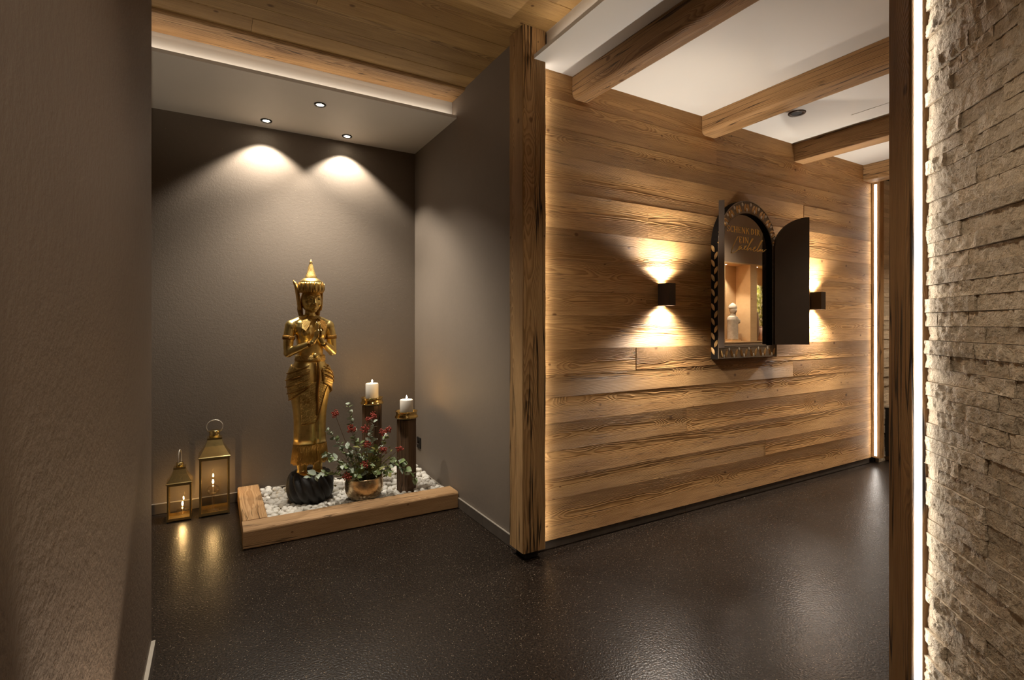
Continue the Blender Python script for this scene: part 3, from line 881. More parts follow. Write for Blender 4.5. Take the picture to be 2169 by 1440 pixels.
for sg in (-1, 1):
    e = MB().ell(hc + Vector((sg*0.027, -0.0655, 0.003)), (0.0095, 0.0042, 0.0030), 12, 8).build('eye', M['void'], ST, True)
# hands: palms joined, four fingers and a thumb each
for sg in (-1, 1):
    h = MB()
    w0 = Vector((0.0+sg*0.034, -0.128, Z(1.132)))
    p1 = Vector((0.0+sg*0.0125, -0.134, Z(1.166)))
    p2 = Vector((0.0+sg*0.0095, -0.134, Z(1.204)))
    h.ell(w0, (0.017, 0.017, 0.017), 10, 8)
    h.tube([w0, p1, p2], [0.0165, 0.0150, 0.0125], 10)
    h.ell((p1+p2)/2, (0.0085, 0.028, 0.030), 12, 8)
    for k, (dy, ln) in enumerate(((-0.0215, 0.050), (-0.0075, 0.060), (0.0065, 0.062), (0.0205, 0.054))):
        base = Vector((0.0+sg*0.0085, -0.134+dy, Z(1.206)))
        h.tube([base + Vector((0, 0, -0.016)), base, base + Vector((-sg*0.001, 0, ln*0.5)), base + Vector((-sg*0.002, dy*0.08*-1, ln*0.9)), base + Vector((-sg*0.002, 0, ln))],
               [0.0072, 0.0070, 0.0064, 0.0052, 0.002], 8)
    tb = Vector((0.0+sg*0.011, -0.155, Z(1.168)))
    h.tube([tb, tb + Vector((0, -0.012, 0.020)), tb + Vector((-sg*0.003, -0.012, 0.042)), tb + Vector((-sg*0.003, -0.009, 0.048))], [0.0085, 0.0078, 0.0058, 0.002], 8)
    remesh(h.build('hand', M['gold'], ST, True), 0.0016, 2)
# skirt
sk = [(0.330, .117, .098), (0.345, .116, .097), (0.40, .110, .092), (0.452, .104, .088), (0.50, .102, .087), (0.58, .101, .086), (0.66, .105, .088), (0.74, .117, .094),
      (0.80, .127, .099), (0.86, .136, .103), (0.90, .134, .102), (0.95, .120, .094), (0.99, .101, .080), (1.02, .091, .070)]
rg = []
for z, rx, ry in sk:
    r0 = ering(0, 0.004, Z(z), rx, ry, 60, 2.2)
    fold = 0.004 + 0.006*max(0, min(1, (0.7-z)/0.3))
    out = []
    for k, p in enumerate(r0):
        a = 2*math.pi*k/60
        q = 1 + fold*2.2*math.sin(a*9)*0.5
        notch = math.exp(-((a-1.5*math.pi-0.10)/0.10)**2)*0.016*(1 if z < 0.75 else 0.4)
        out.append((p[0]*q, p[1]*q + notch, p[2]))
    rg.append(out)
MB().rings(rg[3:]).build('skirt', M['gold'], ST, True)
fr = []
for q in range(4):
    ring = rg[q]; out = []
    for k, p in enumerate(ring):
        s_ = 1.012 + (0.03*(1-q/3.0))*(0.5+0.5*math.sin(k*2*math.pi/60*30)) + 0.004
        out.append((p[0]*s_, p[1]*s_, p[2] + (0.007*math.sin(k*2.1) if q == 0 else 0)))
    fr.append(out)
MB().rings(fr).build('hem_fringe', M['gold_fringe'], ST, True)
# carved apron and hip wraps laid over the skirt
def skirt_r(z):
    for (z0, a0, c0), (z1, a1, c1) in zip(sk[:-1], sk[1:]):
        if z0 <= z <= z1:
            t_ = (z-z0)/(z1-z0); return a0+(a1-a0)*t_, c0+(c1-c0)*t_
    return sk[-1][1], sk[-1][2]
def on_skirt(ang, z, off):
    rx, ry = skirt_r(max(0.33, min(1.02, z)))
    c_, s_ = math.cos(ang), math.sin(ang); p = 2.2
    return ((rx+off)*math.copysign(abs(c_)**(2/p), c_), 0.004 + (ry+off)*math.copysign(abs(s_)**(2/p), s_), Z(z))
def wrap(name, a0, a1, top, bot, off, mat, na=22, nz=16, thick=0.006):
    """Shell over the skirt between angles, top and bottom edges given as functions of 0..1."""
    out = []; inn = []
    for i in range(na+1):
        t_ = i/na; a = a0+(a1-a0)*t_
        for k in range(nz+1):
            z = bot(t_) + (top(t_)-bot(t_))*k/nz
            out.append(on_skirt(a, z, off)); inn.append(on_skirt(a, z, off-thick))
    n = len(out); fs = []
    g_ = lambda i, k: i*(nz+1)+k
    for i in range(na):
        for k in range(nz):
            fs.append((g_(i,k), g_(i+1,k), g_(i+1,k+1), g_(i,k+1)))
            fs.append((n+g_(i,k), n+g_(i,k+1), n+g_(i+1,k+1), n+g_(i+1,k)))
    for i in range(na):
        fs.append((g_(i,0), n+g_(i,0), n+g_(i+1,0), g_(i+1,0))); fs.append((g_(i,nz), g_(i+1,nz), n+g_(i+1,nz), n+g_(i,nz)))
    for k in range(nz):
        fs.append((g_(0,k), g_(0,k+1), n+g_(0,k+1), n+g_(0,k))); fs.append((g_(na,k), n+g_(na,k), n+g_(na,k+1), g_(na,k+1)))
    o = mesh_obj(name, out+inn, fs, mat, ST, True)
    edge = [on_skirt(a0+(a1-a0)*i/na, bot(i/na), off) for i in range(na+1)]
    MB().tube(edge, 0.0042, 6).build('rolled_edge', M['gold'], o, True)
    return o
FRONT = -math.pi/2
ss = lambda t_: t_*t_*(3-2*t_)
wrap('apron', FRONT-0.80, FRONT+0.62, lambda t_: 0.86+0.02*t_, lambda t_: 0.592+0.012*t_+0.24*ss(max(0, (t_-0.55)/0.45)), 0.009, M['gold_scale'])
wrap('hip_wrap', FRONT-2.1, FRONT-0.25, lambda t_: 0.985-0.03*t_, lambda t_: 0.745+0.10*t_*t_, 0.014, M['gold_scale'])
wrap('hip_wrap', FRONT+0.30, FRONT+2.1, lambda t_: 0.955+0.03*t_, lambda t_: 0.86-0.11*t_, 0.014, M['gold_scale'])
for q in range(4):
    MB().tube([on_skirt(FRONT-2.0+1.7*i/16, 0.79+0.045*q+0.055*(i/16)**2, 0.018) for i in range(17)], 0.0035, 6).build('drape_ridge', M['gold'], ST, True)
    if q < 3:
        MB().tube([on_skirt(FRONT+0.40+1.5*i/16, 0.915+0.028*q-0.09*(i/16), 0.018) for i in range(17)], 0.0035, 6).build('drape_ridge', M['gold'], ST, True)
MB().tube([on_skirt(FRONT+0.05+0.02*math.sin(i*.6), 1.00-0.35*i/14, 0.017-0.003*i/14) for i in range(15)], [0.012]*6+[0.010]*5+[0.008]*4, 8).build('front_sash', M['gold_bead'], ST, True)
# belt, neckpiece, armbands
MB().rings([ering(0, 0, Z(z), rx, ry, 40, 2.3) for z, rx, ry in ((1.006, .096, .074), (1.010, .099, .077), (1.040, .095, .073), (1.045, .091, .069))]).build('belt', M['gold_bead'], ST, True)
MB().ell((0.006, -0.078, Z(1.042)), (0.017, 0.010, 0.017), 14, 8).build('belt_buckle', M['gold'], ST, True)
MB().rings([ering(0, 0.002, Z(z), rx, ry, 36) for z, rx, ry in ((1.288, .055, .047), (1.293, .050, .046), (1.303, .042, .041), (1.306, .038, .037))]).build('necklace', M['gold_bead'], ST, True)
for sg in (-1, 1):
    MB().tube([(sg*0.141, -0.003, Z(1.150)), (sg*0.1405, -0.003, Z(1.158)), (sg*0.140, -0.003, Z(1.168)), (sg*0.139, -0.003, Z(1.176))], [0.0375, 0.0395, 0.0395, 0.0380], 20).build('arm_band', M['gold_bead'], ST, True)
    # broad collar flap from the neck down over the shoulder
    MB().rings([[(sg*0.030, -0.040, Z(1.292)), (sg*0.075, -0.047, Z(1.272)), (sg*0.082, -0.066, Z(1.228)), (sg*0.062, -0.076, Z(1.212)), (sg*0.040, -0.069, Z(1.240)), (sg*0.022, -0.052, Z(1.275))],
                [(sg*0.030, -0.052, Z(1.292)), (sg*0.077, -0.060, Z(1.272)), (sg*0.084, -0.078, Z(1.226)), (sg*0.062, -0.088, Z(1.208)), (sg*0.038, -0.081, Z(1.238)), (sg*0.020, -0.064, Z(1.275))]]).build('collar_flap', M['gold_bead'], ST, False)
    bc = Vector((0.0+sg*0.040, -0.122, Z(1.127))); dv = (Vector((sg*0.147, -0.012, Z(1.063)))-bc).normalized()
    MB().tube([bc, bc+dv*0.006, bc+dv*0.014, bc+dv*0.020], [0.0185, 0.0205, 0.0205, 0.019], 16).build('bracelet', M['gold_bead'], ST, True)
# crown
cx, cy = hc.x, hc.y+0.004
MB().lathe([(0.071, Z(1.462)), (0.080, Z(1.466)), (0.083, Z(1.480)), (0.084, Z(1.515)), (0.080, Z(1.528)), (0.071, Z(1.530))], 48, (cx, cy, 0)).build('crown_band', M['gold_ridge'], ST, True)
MB().lathe([(0.078, Z(1.520)), (0.070, Z(1.540)), (0.050, Z(1.556)), (0.034, Z(1.564))], 36, (cx, cy, 0)).build('crown_dome', M['gold'], ST, True)
MB().lathe([(0.037, Z(1.560)), (0.039, Z(1.568)), (0.034, Z(1.573)), (0.035, Z(1.580)), (0.029, Z(1.585)), (0.023, Z(1.610)), (0.016, Z(1.640)), (0.0085, Z(1.664)), (0.0105, Z(1.669)), (0.006, Z(1.676)), (0.0015, Z(1.690))], 28, (cx, cy, 0)).build('crown_spire', M['gold_bead'], ST, True)
for k in range(9):
    a = FRONT + (k-4)*0.36
    p = Vector((cx+0.085*math.cos(a), cy+0.085*math.sin(a), Z(1.500)))
    m = MB().ell((0, 0, 0), (0.010, 0.003, 0.026), 10, 8).build('crown_petal', M['gold'], ST, True)
    m.location = p; m.rotation_euler = (0, 0, a+math.pi/2)
for sg in (-1, 1):
    # upswept ear wing
    q = []
    for (x_, y_, z_, t_) in ((0.066, 0.010, 1.345, .007), (0.072, 0.016, 1.375, .016), (0.075, 0.022, 1.42, .019), (0.080, 0.030, 1.47, .018), (0.086, 0.038, 1.510, .014), (0.093, 0.046, 1.535, .009), (0.098, 0.050, 1.546, .002)):
        q.append([(cx+sg*x_ + 0.010*math.cos(a)*(1 if t_ > .003 else .2), cy+y_ + t_*1.5*math.sin(a), Z(z_)) for a in [2*math.pi*k/10 for k in range(10)]])
    MB().rings(q).build('ear_wing', M['gold_ridge'], ST, True)
    MB().tube([(cx+sg*0.062, cy+0.030, Z(1.40)), (cx+sg*0.060, cy+0.034, Z(1.35)), (cx+sg*0.055, cy+0.030, Z(1.305)), (cx+sg*0.066, cy+0.018, Z(1.288))], [0.016, 0.018, 0.014, 0.006], 10).build('hair_lock', M['gold'], ST, True)
# dark fluted base: a cushion of swirled lobes
rg = []
for k in range(15):
    t_ = k/14
    ang = -math.pi/2 + math.pi*(0.10+0.80*t_)
    r = 0.105 + 0.047*math.cos(ang); z = 0.098 + 0.098*math.sin(ang)
    ring = []
    for j in range(120):
        a = 2*math.pi*j/120
        lob = abs(math.sin((a + t_*0.85)*7))
        q = r - 0.026*(1-lob**0.55)
        ring.append((q*math.cos(a), q*math.sin(a), z))
    rg.append(ring)
o = MB().rings(rg).build('base', M['lava'], ST, True); o['label'] = 'dark fluted stone base'

# ------------------------------------------------------------------ bowl with a winter bouquet
BW = empty('metal_bowl', (0.873, 3.485, 0.072), 0, 'hammered gold-coloured bowl standing on the white pebbles', 'bowl')
MB().lathe([(0.060, 0.0), (0.085, 0.008), (0.108, 0.028), (0.121, 0.055), (0.126, 0.085), (0.125, 0.120), (0.121, 0.148), (0.122, 0.156), (0.117, 0.157), (0.115, 0.148), (0.119, 0.115), (0.119, 0.085), (0.112, 0.055), (0.095, 0.030)], 48).build('shell', M['bowl'], BW, True)
MB().lathe([(0.001, 0.135), (0.060, 0.134), (0.112, 0.128)], 30, cap0=False, cap1=False).build('filling', M['soil'], BW, True)

BQ = empty('winter_bouquet', (0.873, 3.485, 0.205), 0, 'arrangement of eucalyptus leaves and red berries in the gold bowl', 'plant')
brnd = random.Random(23)
def leaf_mesh(L, W, seed):
    rows = 6; vs = []; fs = []
    for i in range(rows+1):
        t_ = i/rows
        w = W*math.sin(math.pi*(t_**0.8))*0.5 + 0.0004
        droop = -0.12*L*t_*t_
        vs += [(L*t_, -w, droop+0.25*w), (L*t_, 0, droop), (L*t_, w, droop+0.25*w)]
    for i in range(rows):
        for k in range(2):
            a = i*3+k; fs.append((a, a+3, a+4, a+1))
    me = bpy.data.meshes.new('leaf'); me.from_pydata(vs, [], fs)
    me.polygons.foreach_set('use_smooth', [True]*len(me.polygons))
    return me
lm = {}
for key, mat in (('a', 'leaf_a'), ('b', 'leaf_b'), ('c', 'leaf_c')):
    for k, (L_, W_) in enumerate(((0.044, 0.027), (0.058, 0.035), (0.072, 0.050))):
        me = leaf_mesh(L_, W_, k); me.materials.append(M[mat]); lm[key, k] = me
O = Vector((0.873, 3.485, 0.205))
def stem_path(tip, bulge=0.0, n=9):
    t0 = O + Vector(((tip[0]-O.x)*0.16, (tip[1]-O.y)*0.25, -0.01)); t1 = Vector(tip)
    mid = t0.lerp(t1, 0.5) + Vector((0, 0, bulge))
    pts_ = []
    for i in range(n+1):
        t_ = i/n
        pts_.append(((1-t_)**2)*t0 + 2*t_*(1-t_)*mid + t_*t_*t1 - O)
    return pts_
nleaf = 0
def sprig(tip, bulge, kinds, sizes, start=0.22, density=9, r=0.0022, pair=True):
    global nleaf
    path = stem_path(tip, bulge, 12)
    st = MB().tube(path, [r*(1-0.06*i) for i in range(13)], 6).build('stem', M['stem'], BQ, True)
    ln = sum((path[i+1]-path[i]).length for i in range(12))
    cnt = max(4, int(ln*density*10))
    for q in range(cnt):
        t_ = start + (1-start)*(q+0.5)/cnt
        f = t_*12; i = min(11, int(f)); p = path[i].lerp(path[i+1], f-i)
        d = (path[i+1]-path[i]).normalized()
        side = d.cross(Vector((0, 0, 1)));
        if side.length < 0.1: side = Vector((1, 0, 0))
        side.normalize()
        for sg in ((1, -1) if pair else (1 if q % 2 else -1,)):
            if nleaf >= 298: return st
            up = side.cross(d)
            a = brnd.uniform(-0.9, 0.9)
            v = (side*sg*math.cos(a) + up*math.sin(a) + d*brnd.uniform(0.25, 0.8)).normalized()
            me = lm[brnd.choice(kinds), brnd.choice(sizes)]
            o = bpy.data.objects.new('leaf', me); C.objects.link(o); o.parent = st
            o.location = p
            qr = v.to_track_quat('X', 'Z')
            o.rotation_euler = (qr @ Matrix.Rotation(brnd.uniform(-1.0, 1.0), 3, 'X').to_quaternion()).to_euler()
            k = brnd.uniform(0.75, 1.1) * (1.0 if t_ < 0.85 else 0.8); o.scale = (k, k, k)
            nleaf += 1
    return st
sprig((0.781, 3.55, 0.715), 0.04, 'ab', (0, 0, 1), 0.30, 3.2)
sprig((0.640, 3.50, 0.560), 0.06, 'aab', (0, 1), 0.25, 3.6)
sprig((0.600, 3.40, 0.430), 0.06, 'aab', (0, 1, 1), 0.25, 3.8)
sprig((0.500, 3.36, 0.300), 0.10, 'abb', (0, 1), 0.25, 3.4)
sprig((0.700, 3.38, 0.345), 0.06, 'aab', (1, 1, 2), 0.2, 4.0)
sprig((0.940, 3.50, 0.590), 0.02, 'aa', (0, 1, 1), 0.3, 3.6)
sprig((1.036, 3.50, 0.480), 0.04, 'abc', (0, 1), 0.25, 3.4)
sprig((1.130, 3.40, 0.300), 0.08, 'ab', (1, 2), 0.25, 2.8)
sprig((1.205, 3.37, 0.175), 0.20, 'ab', (2, 2), 0.45, 2.0)
sprig((1.020, 3.36, 0.245), 0.10, 'bcb', (0, 1), 0.25, 3.4)
sprig((0.830, 3.42, 0.470), 0.03, 'abc', (0, 1), 0.25, 3.6)
sprig((0.950, 3.43, 0.420), 0.03, 'ccb', (0, 0, 1), 0.25, 4.0)
sprig((0.860, 3.38, 0.330), 0.06, 'bc', (1, 1, 2), 0.2, 4.2)
sprig((0.785, 3.36, 0.235), 0.10, 'abb', (1, 2), 0.25, 3.0)
sprig((0.960, 3.36, 0.260), 0.09, 'bbc', (1, 1), 0.25, 3.4)
sprig((0.740, 3.46, 0.470), 0.05, 'aab', (0, 1), 0.25, 3.4)
sprig((0.690, 3.44, 0.410), 0.06, 'aab', (0, 1), 0.25, 3.4)
sprig((0.900, 3.42, 0.380), 0.03, 'abc', (0, 1), 0.20, 4.0)
sprig((1.060, 3.42, 0.370), 0.06, 'abc', (0, 1), 0.25, 3.4)
sprig((0.800, 3.39, 0.380), 0.05, 'ab', (0, 1), 0.20, 3.6)
sprig((0.640, 3.37, 0.330), 0.08, 'aab', (0, 1, 2), 0.25, 3.2)
fil = MB()
for k in range(520):
    v = Vector((brnd.gauss(0, 0.072), brnd.gauss(-0.02, 0.055), abs(brnd.gauss(0.055, 0.06))))
    if v.z < 0.0 or v.length > 0.25: continue
    d = (v + Vector((0, 0, 0.03))).normalized(); sd = d.cross(Vector((brnd.random()-.5, brnd.random()-.5, brnd.random()-.5))).normalized()
    L_ = brnd.uniform(0.014, 0.026); w_ = L_*0.32
    fil.add([v, v + d*L_*0.5 + sd*w_, v + d*L_, v + d*L_*0.5 - sd*w_], [(0, 1, 2, 3)])
    if k % 3 == 0:
        fil.tube([v*0.25, v], 0.0009, 4, False)
o = fil.build('filler_sprigs', M['leaf_c'], BQ); o['kind'] = 'stuff'
def berry_cluster(tip, n=34, rad=0.030, bulge=0.02):
    path = stem_path(tip, bulge, 10)
    st = MB().tube(path, [0.0017]*11, 5).build('berry_stem', M['stem'], BQ, True)
    cl_ = MB(); c = path[-1]
    for k in range(int(n*1.5)):
        v = Vector((brnd.gauss(0, 1), brnd.gauss(0, 1), brnd.gauss(0, 0.8))); v.normalize(); v *= rad*brnd.uniform(0.35, 1.0)
        cl_.tube([c - Vector((0, 0, 0.012)), c + v], 0.0006, 4, False)
        cl_.ell(c + v, (0.0042, 0.0042, 0.0042), 7, 5)
    o = cl_.build('berries', M['berry'], st, True); o['kind'] = 'stuff'
for tip, n, rr in (((0.689, 3.52, 0.655), 26, .028), ((0.792, 3.50, 0.549), 40, .032), ((0.885, 3.50, 0.535), 44, .036), ((0.945, 3.52, 0.620), 34, .028), ((1.000, 3.47, 0.510), 34, .030),
                   ((1.035, 3.46, 0.525), 24, .024), ((0.878, 3.42, 0.447), 32, .028), ((1.110, 3.45, 0.388), 30, .028), ((0.853, 3.38, 0.330), 34, .030), ((0.731, 3.35, 0.275), 32, .030), ((0.985, 3.42, 0.400), 34, .030), ((0.905, 3.51, 0.600), 20, .022)):
    berry_cluster(tip, n, rr)

# ------------------------------------------------------------------ candles on timber pillars
def flame(parent, loc, h=0.020, r=0.0045):
    f = MB().lathe([(0.0008, 0), (r*0.8, h*0.18), (r, h*0.36), (r*0.7, h*0.65), (r*0.25, h*0.9), (0.0003, h)], 12, loc).build('flame', M['flame'], parent, True)
    return f
def pillar(x, y, ztop, w, rz, lab1, lab2, seed, ch_):
    p = empty('candle_pillar', (x, y, 0.055), rz, lab1, 'candle holder', 'timber candle pillars')
    h = ztop-0.055
    me = timber_mesh(h-0.008, w, w, rad=0.010, wob=0.03, seed=seed, nseg=16, cseg=2); me.materials.append(M['oldpost'])
    o = bpy.data.objects.new('timber_post', me); C.objects.link(o); o.parent = p
    o.matrix_basis = AX_Z.to_4x4()
    MB().lathe([(0.056, 0), (0.058, 0.002), (0.060, 0.010), (0.054, 0.012)], 32, (0, 0, h-0.010)).build('spacer', M['void'], p, True)
    MB().lathe([(0.062, 0.0), (0.078, 0.001), (0.082, 0.005), (0.081, 0.014), (0.074, 0.022), (0.073, 0.040), (0.079, 0.046), (0.080, 0.050), (0.074, 0.050), (0.066, 0.042), (0.066, 0.030)], 48, (0, 0, h)).build('brass_dish', M['brass'], p, True)
    c = empty('pillar_candle', (x, y, 0.055+h+0.030), 0, lab2, 'candle', 'white pillar candles')
    MB().lathe([(0.045, 0.0), (0.046, 0.002), (0.046, ch_-0.006), (0.043, ch_), (0.036, ch_+0.001), (0.020, ch_-0.003), (0.004, ch_-0.004)], 40).build('wax', M['wax'], c, True)
    MB().tube([(0, 0, ch_-0.006), (0.0005, 0, ch_+0.004), (0.001, 0, ch_+0.009)], 0.0011, 6).build('wick', M['wick'], c)
    flame(c, (0.001, 0, ch_+0.006), 0.022, 0.005)
pillar(1.185, 3.530, 0.583, 0.104, R(38), 'shorter weathered timber pillar with brass dish beside the niche wall', 'white candle on the shorter timber pillar nearest the right wall', 61, 0.100)
pillar(1.000, 3.760, 0.665, 0.106, R(42), 'taller weathered timber pillar with brass dish behind the red berries', 'white candle on the taller timber pillar behind the red berries', 63, 0.122)

# ------------------------------------------------------------------ lanterns
def lantern(x, y, w, hb, hr, hcap, rcap, hh, ring_w, rz_h, label):
    """w body width, hb body height, hr roof top, hcap cap top, hh handle top."""
    t = empty('lantern', (x, y, 0), 0, label, 'lantern', 'brass lanterns')
    t_ = 0.011 if w > 0.15 else 0.009
    k = w/2
    for sx in (-1, 1):
        for sy in (-1, 1):
            xx, yy_ = sx*(k-t_/2), sy*(k-t_/2)
            MB().box((xx-t_/2, yy_-t_/2, 0.0), (xx+t_/2, yy_+t_/2, hb)).build('corner_post', M['lbrass'], t)
            MB().box((xx-t_/2-0.001, yy_-t_/2-0.001, 0.0), (xx+t_/2+0.001, yy_+t_/2+0.001, 0.006)).build('foot', M['void'], t)
    zb_ = 0.008
    for z0, z1 in ((zb_, zb_+t_*1.6), (hb-t_*1.3, hb)):
        for s in (-1, 1):
            MB().box((-k+t_, s*(k-t_/2)-t_*0.42, z0), (k-t_, s*(k-t_/2)+t_*0.42, z1)).build('rail', M['lbrass'], t)
            MB().box((s*(k-t_/2)-t_*0.42, -k+t_, z0), (s*(k-t_/2)+t_*0.42, k-t_, z1)).build('rail', M['lbrass'], t)
    MB().box((-k+t_, -k+t_, zb_), (k-t_, k-t_, zb_+0.004)).build('floor_plate', M['lbrass'], t)
    for s in (-1, 1):
        MB().box((-k+t_, s*(k-t_*0.5)-0.001, zb_+t_), (k-t_, s*(k-t_*0.5)+0.001, hb-t_)).build('glass_pane', M['pane'], t)
        MB().box((s*(k-t_*0.5)-0.001, -k+t_, zb_+t_), (s*(k-t_*0.5)+0.001, k-t_, hb-t_)).build('glass_pane', M['pane'], t)
    e = k+0.006; q = []
    for z, s in ((hb, e), (hb+0.006, e), (hb+0.010, e-0.004), (hb+(hr-hb)*0.28, e*0.79), (hb+(hr-hb)*0.58, e*0.575), (hr-0.012, e*0.44), (hr-0.010, e*0.47), (hr, e*0.47)):
        q.append([(-s, -s, z), (s, -s, z), (s, s, z), (-s, s, z)])
    MB().rings(q).build('roof', M['lbrass'], t)
    MB().lathe([(rcap*0.92, hr), (rcap, hr+0.002), (rcap, hcap-0.003), (rcap*0.9, hcap)], 28).build('cap', M['lbrass'], t, True)
    hz0 = hcap-0.010
    path = []
    for i in range(25):
        a = -0.42 + (math.pi+0.84)*i/24
        path.append((ring_w*math.cos(a), 0, hz0 + (hh-hz0)*0.42 + (hh-hz0)*0.58*math.sin(a)))
    path = [(rcap+0.002, 0, hz0)] + path + [(-rcap-0.002, 0, hz0)]
    hd = MB().tube(path, 0.0034, 8).build('handle', M['trim'], t, True); hd.rotation_euler = (0, 0, rz_h)
    return t
lantern(-0.195, 3.918, 0.130, 0.238, 0.335, 0.362, 0.021, 0.442, 0.030, R(78), 'smaller brass lantern with glass sides standing against the wall, leftmost')
lantern(-0.001, 3.938, 0.172, 0.378, 0.500, 0.545, 0.032, 0.612, 0.047, R(0), 'taller brass lantern with glass sides and ring handle beside the planter timber')
def oil_candle(x, y, z, rb, stem, label):
    t = empty('oil_candle', (x, y, z), 0, label, 'candle', 'glass oil candles')
    if stem:
        MB().lathe([(0.036, 0.0), (0.036, 0.002), (0.012, 0.006), (0.006, 0.014), (0.006, stem-0.012), (0.014, stem)], 28).build('glass_stem', M['bulb'], t, True)
    pr_ = []
    for i in range(13):
        a = -math.pi/2+0.25 + (math.pi-0.55)*i/12
        pr_.append((rb*math.cos(a), stem + rb*0.86 + rb*0.86*math.sin(a)))
    MB().lathe(pr_, 32).build('glass_bulb', M['bulb'], t, True)
    top = pr_[-1][1]
    MB().lathe([(0.007, top-0.004), (0.008, top), (0.008, top+0.008), (0.005, top+0.010)], 16).build('wick_holder', M['pane'], t, True)
    MB().tube([(0, 0, stem+0.012), (0, 0, top+0.014)], 0.0016, 6).build('wick', M['trim'], t)
    flame(t, (0, 0, top+0.012), 0.025, 0.0048)
oil_candle(-0.010, 3.938, 0.013, 0.037, 0.105, 'stemmed glass oil candle burning inside the taller lantern')
oil_candle(-0.180, 3.918, 0.013, 0.034, 0.0, 'round glass oil candle burning inside the smaller lantern')

# ------------------------------------------------------------------ carved arched mirror with two open shutters
MC, SP, RO, RI, RZ = 3.272, 1.795, 0.331, 0.276, 0.240      # centre x, spring height, outer radius, inner half width and rise
ZB0, ZB1 = 1.012, 1.098                          # frame bottom, opening bottom
YF, YM = 2.276, 2.300                            # frame front, mirror plane
MR = empty('carved_mirror', (MC, YW, ZB0), 0, 'arched mirror in a carved leaf frame with open dark shutters on the plank wall', 'mirror')
def arch(r, z0, n=26, rz=None):
    rz = rz or r
    pts_ = [(-r, z0)] + [(r*math.cos(math.pi-math.pi*i/n), SP + rz*math.sin(math.pi*i/n)) for i in range(n+1)] + [(r, z0)]
    return pts_
M['carved'] = simple('carved_frame_wood', (0.21, 0.150, 0.092), 0.6, noise_amt=0.5, scale=60, bump=0.5)
M['fblack'] = simple('black_frame_side', (0.010, 0.007, 0.005), 0.85, spec=0.1)
M['cleaf'] = simple('carved_leaf_gilt', (0.66, 0.38, 0.13), 0.5, noise_amt=0.3, scale=80)
M['cdot'] = simple('shell_inlay', (0.72, 0.66, 0.56), 0.35, noise_amt=0.08)
M['shutter'] = simple('dark_brown_lacquer', (0.060, 0.041, 0.028), 0.7, noise_amt=0.12, scale=8, spec=0.2)
M['letters'] = simple('gold_lettering', (1.0, 0.60, 0.14), 0.6, noise_amt=0.08)
t = NT('mirror_glass')
gl = t.N('ShaderNodeBsdfGlossy'); gl.inputs['Roughness'].default_value = 0.0; gl.inputs[0].default_value = (0.86, 0.85, 0.83, 1)
t.L(gl.outputs[0], t.out.inputs[0]); M['mirror'] = t.m
out, inn = arch(RO, ZB0), arch(RI, ZB1, rz=RZ)
vs = []
yl = (YF-YW, 0.004)
for y_ in yl:
    vs += [(x_, y_, z_-ZB0) for x_, z_ in out] + [(x_, y_, z_-ZB0) for x_, z_ in inn]
n = len(out); fs = []
for i in range(n-1):
    fs.append((i, i+1, n+i+1, n+i)); fs.append((2*n+i, 3*n+i, 3*n+i+1, 2*n+i+1))
    fs.append((i+1, i, 2*n+i, 2*n+i+1)); fs.append((n+i, n+i+1, 3*n+i+1, 3*n+i))
i = n-1
fs.append((0, n, 2*n-1, n-1)); fs.append((2*n, 2*n+n-1, 4*n-1, 3*n))
fs.append((0, n-1, 3*n-1, 2*n)); fs.append((n, 3*n, 4*n-1, 2*n-1))
fr_ = mesh_obj('frame', vs, fs, M['carved'], MR); fr_.data.materials.append(M['fblack'])
bm = bmesh.new(); bm.from_mesh(fr_.data); bmesh.ops.recalc_face_normals(bm, faces=bm.faces)
for f in bm.faces:
    if abs(f.normal.y) < 0.5: f.material_index = 1
bm.to_mesh(fr_.data); bm.free()
for nm_, r_a, r_b, z_b, rz_ in (('frame_bead', RO-0.006, 0.004, ZB0+0.006, None), ('frame_bead', RI+0.006, 0.004, ZB1-0.006, RZ+0.006)):
    pth = [(x_, YF-YW, z_-ZB0) for x_, z_ in arch(r_a, z_b, rz=rz_)]
    MB().tube(pth + [pth[0]], r_b, 6, False).build(nm_, M['carved'], MR, True)
inn2 = arch(RI+0.004, ZB1-0.004, rz=RZ+0.004)
mesh_obj('glass', [(x_, YM-YW, z_-ZB0) for x_, z_ in inn2], [tuple(range(len(inn2)))], M['mirror'], MR)
# carved leaves and shell dots round the frame
def leaf_relief(L, W, T, seg=10):
    vs = [(0, 0, 0), (0, 0, L)]; ring = []
    for i in range(1, seg):
        t_ = i/seg; w = W*0.5*math.sin(math.pi*t_)**0.8
        vs += [(-w, 0, L*t_), (0, -T, L*t_), (w, 0, L*t_)]
    fs = []
    for i in range(seg-2):
        a = 2+i*3
        fs += [(a, a+1, a+4, a+3), (a+1, a+2, a+5, a+4)]
    fs += [(0, 3, 2), (0, 4, 3), (1, 2+(seg-2)*3, 3+(seg-2)*3), (1, 3+(seg-2)*3, 4+(seg-2)*3)]
    me = bpy.data.meshes.new('carved_leaf'); me.from_pydata(vs, [], fs); me.validate(); me.materials.append(M['cleaf'])
    return me
lme = leaf_relief(0.058, 0.024, 0.008, 7)
dme = MB().ell((0, 0, 0), (0.0095, 0.004, 0.014), 10, 6).build('inlay_dot', M['cdot'], MR, True); dot_mesh = dme.data
dots_first = True
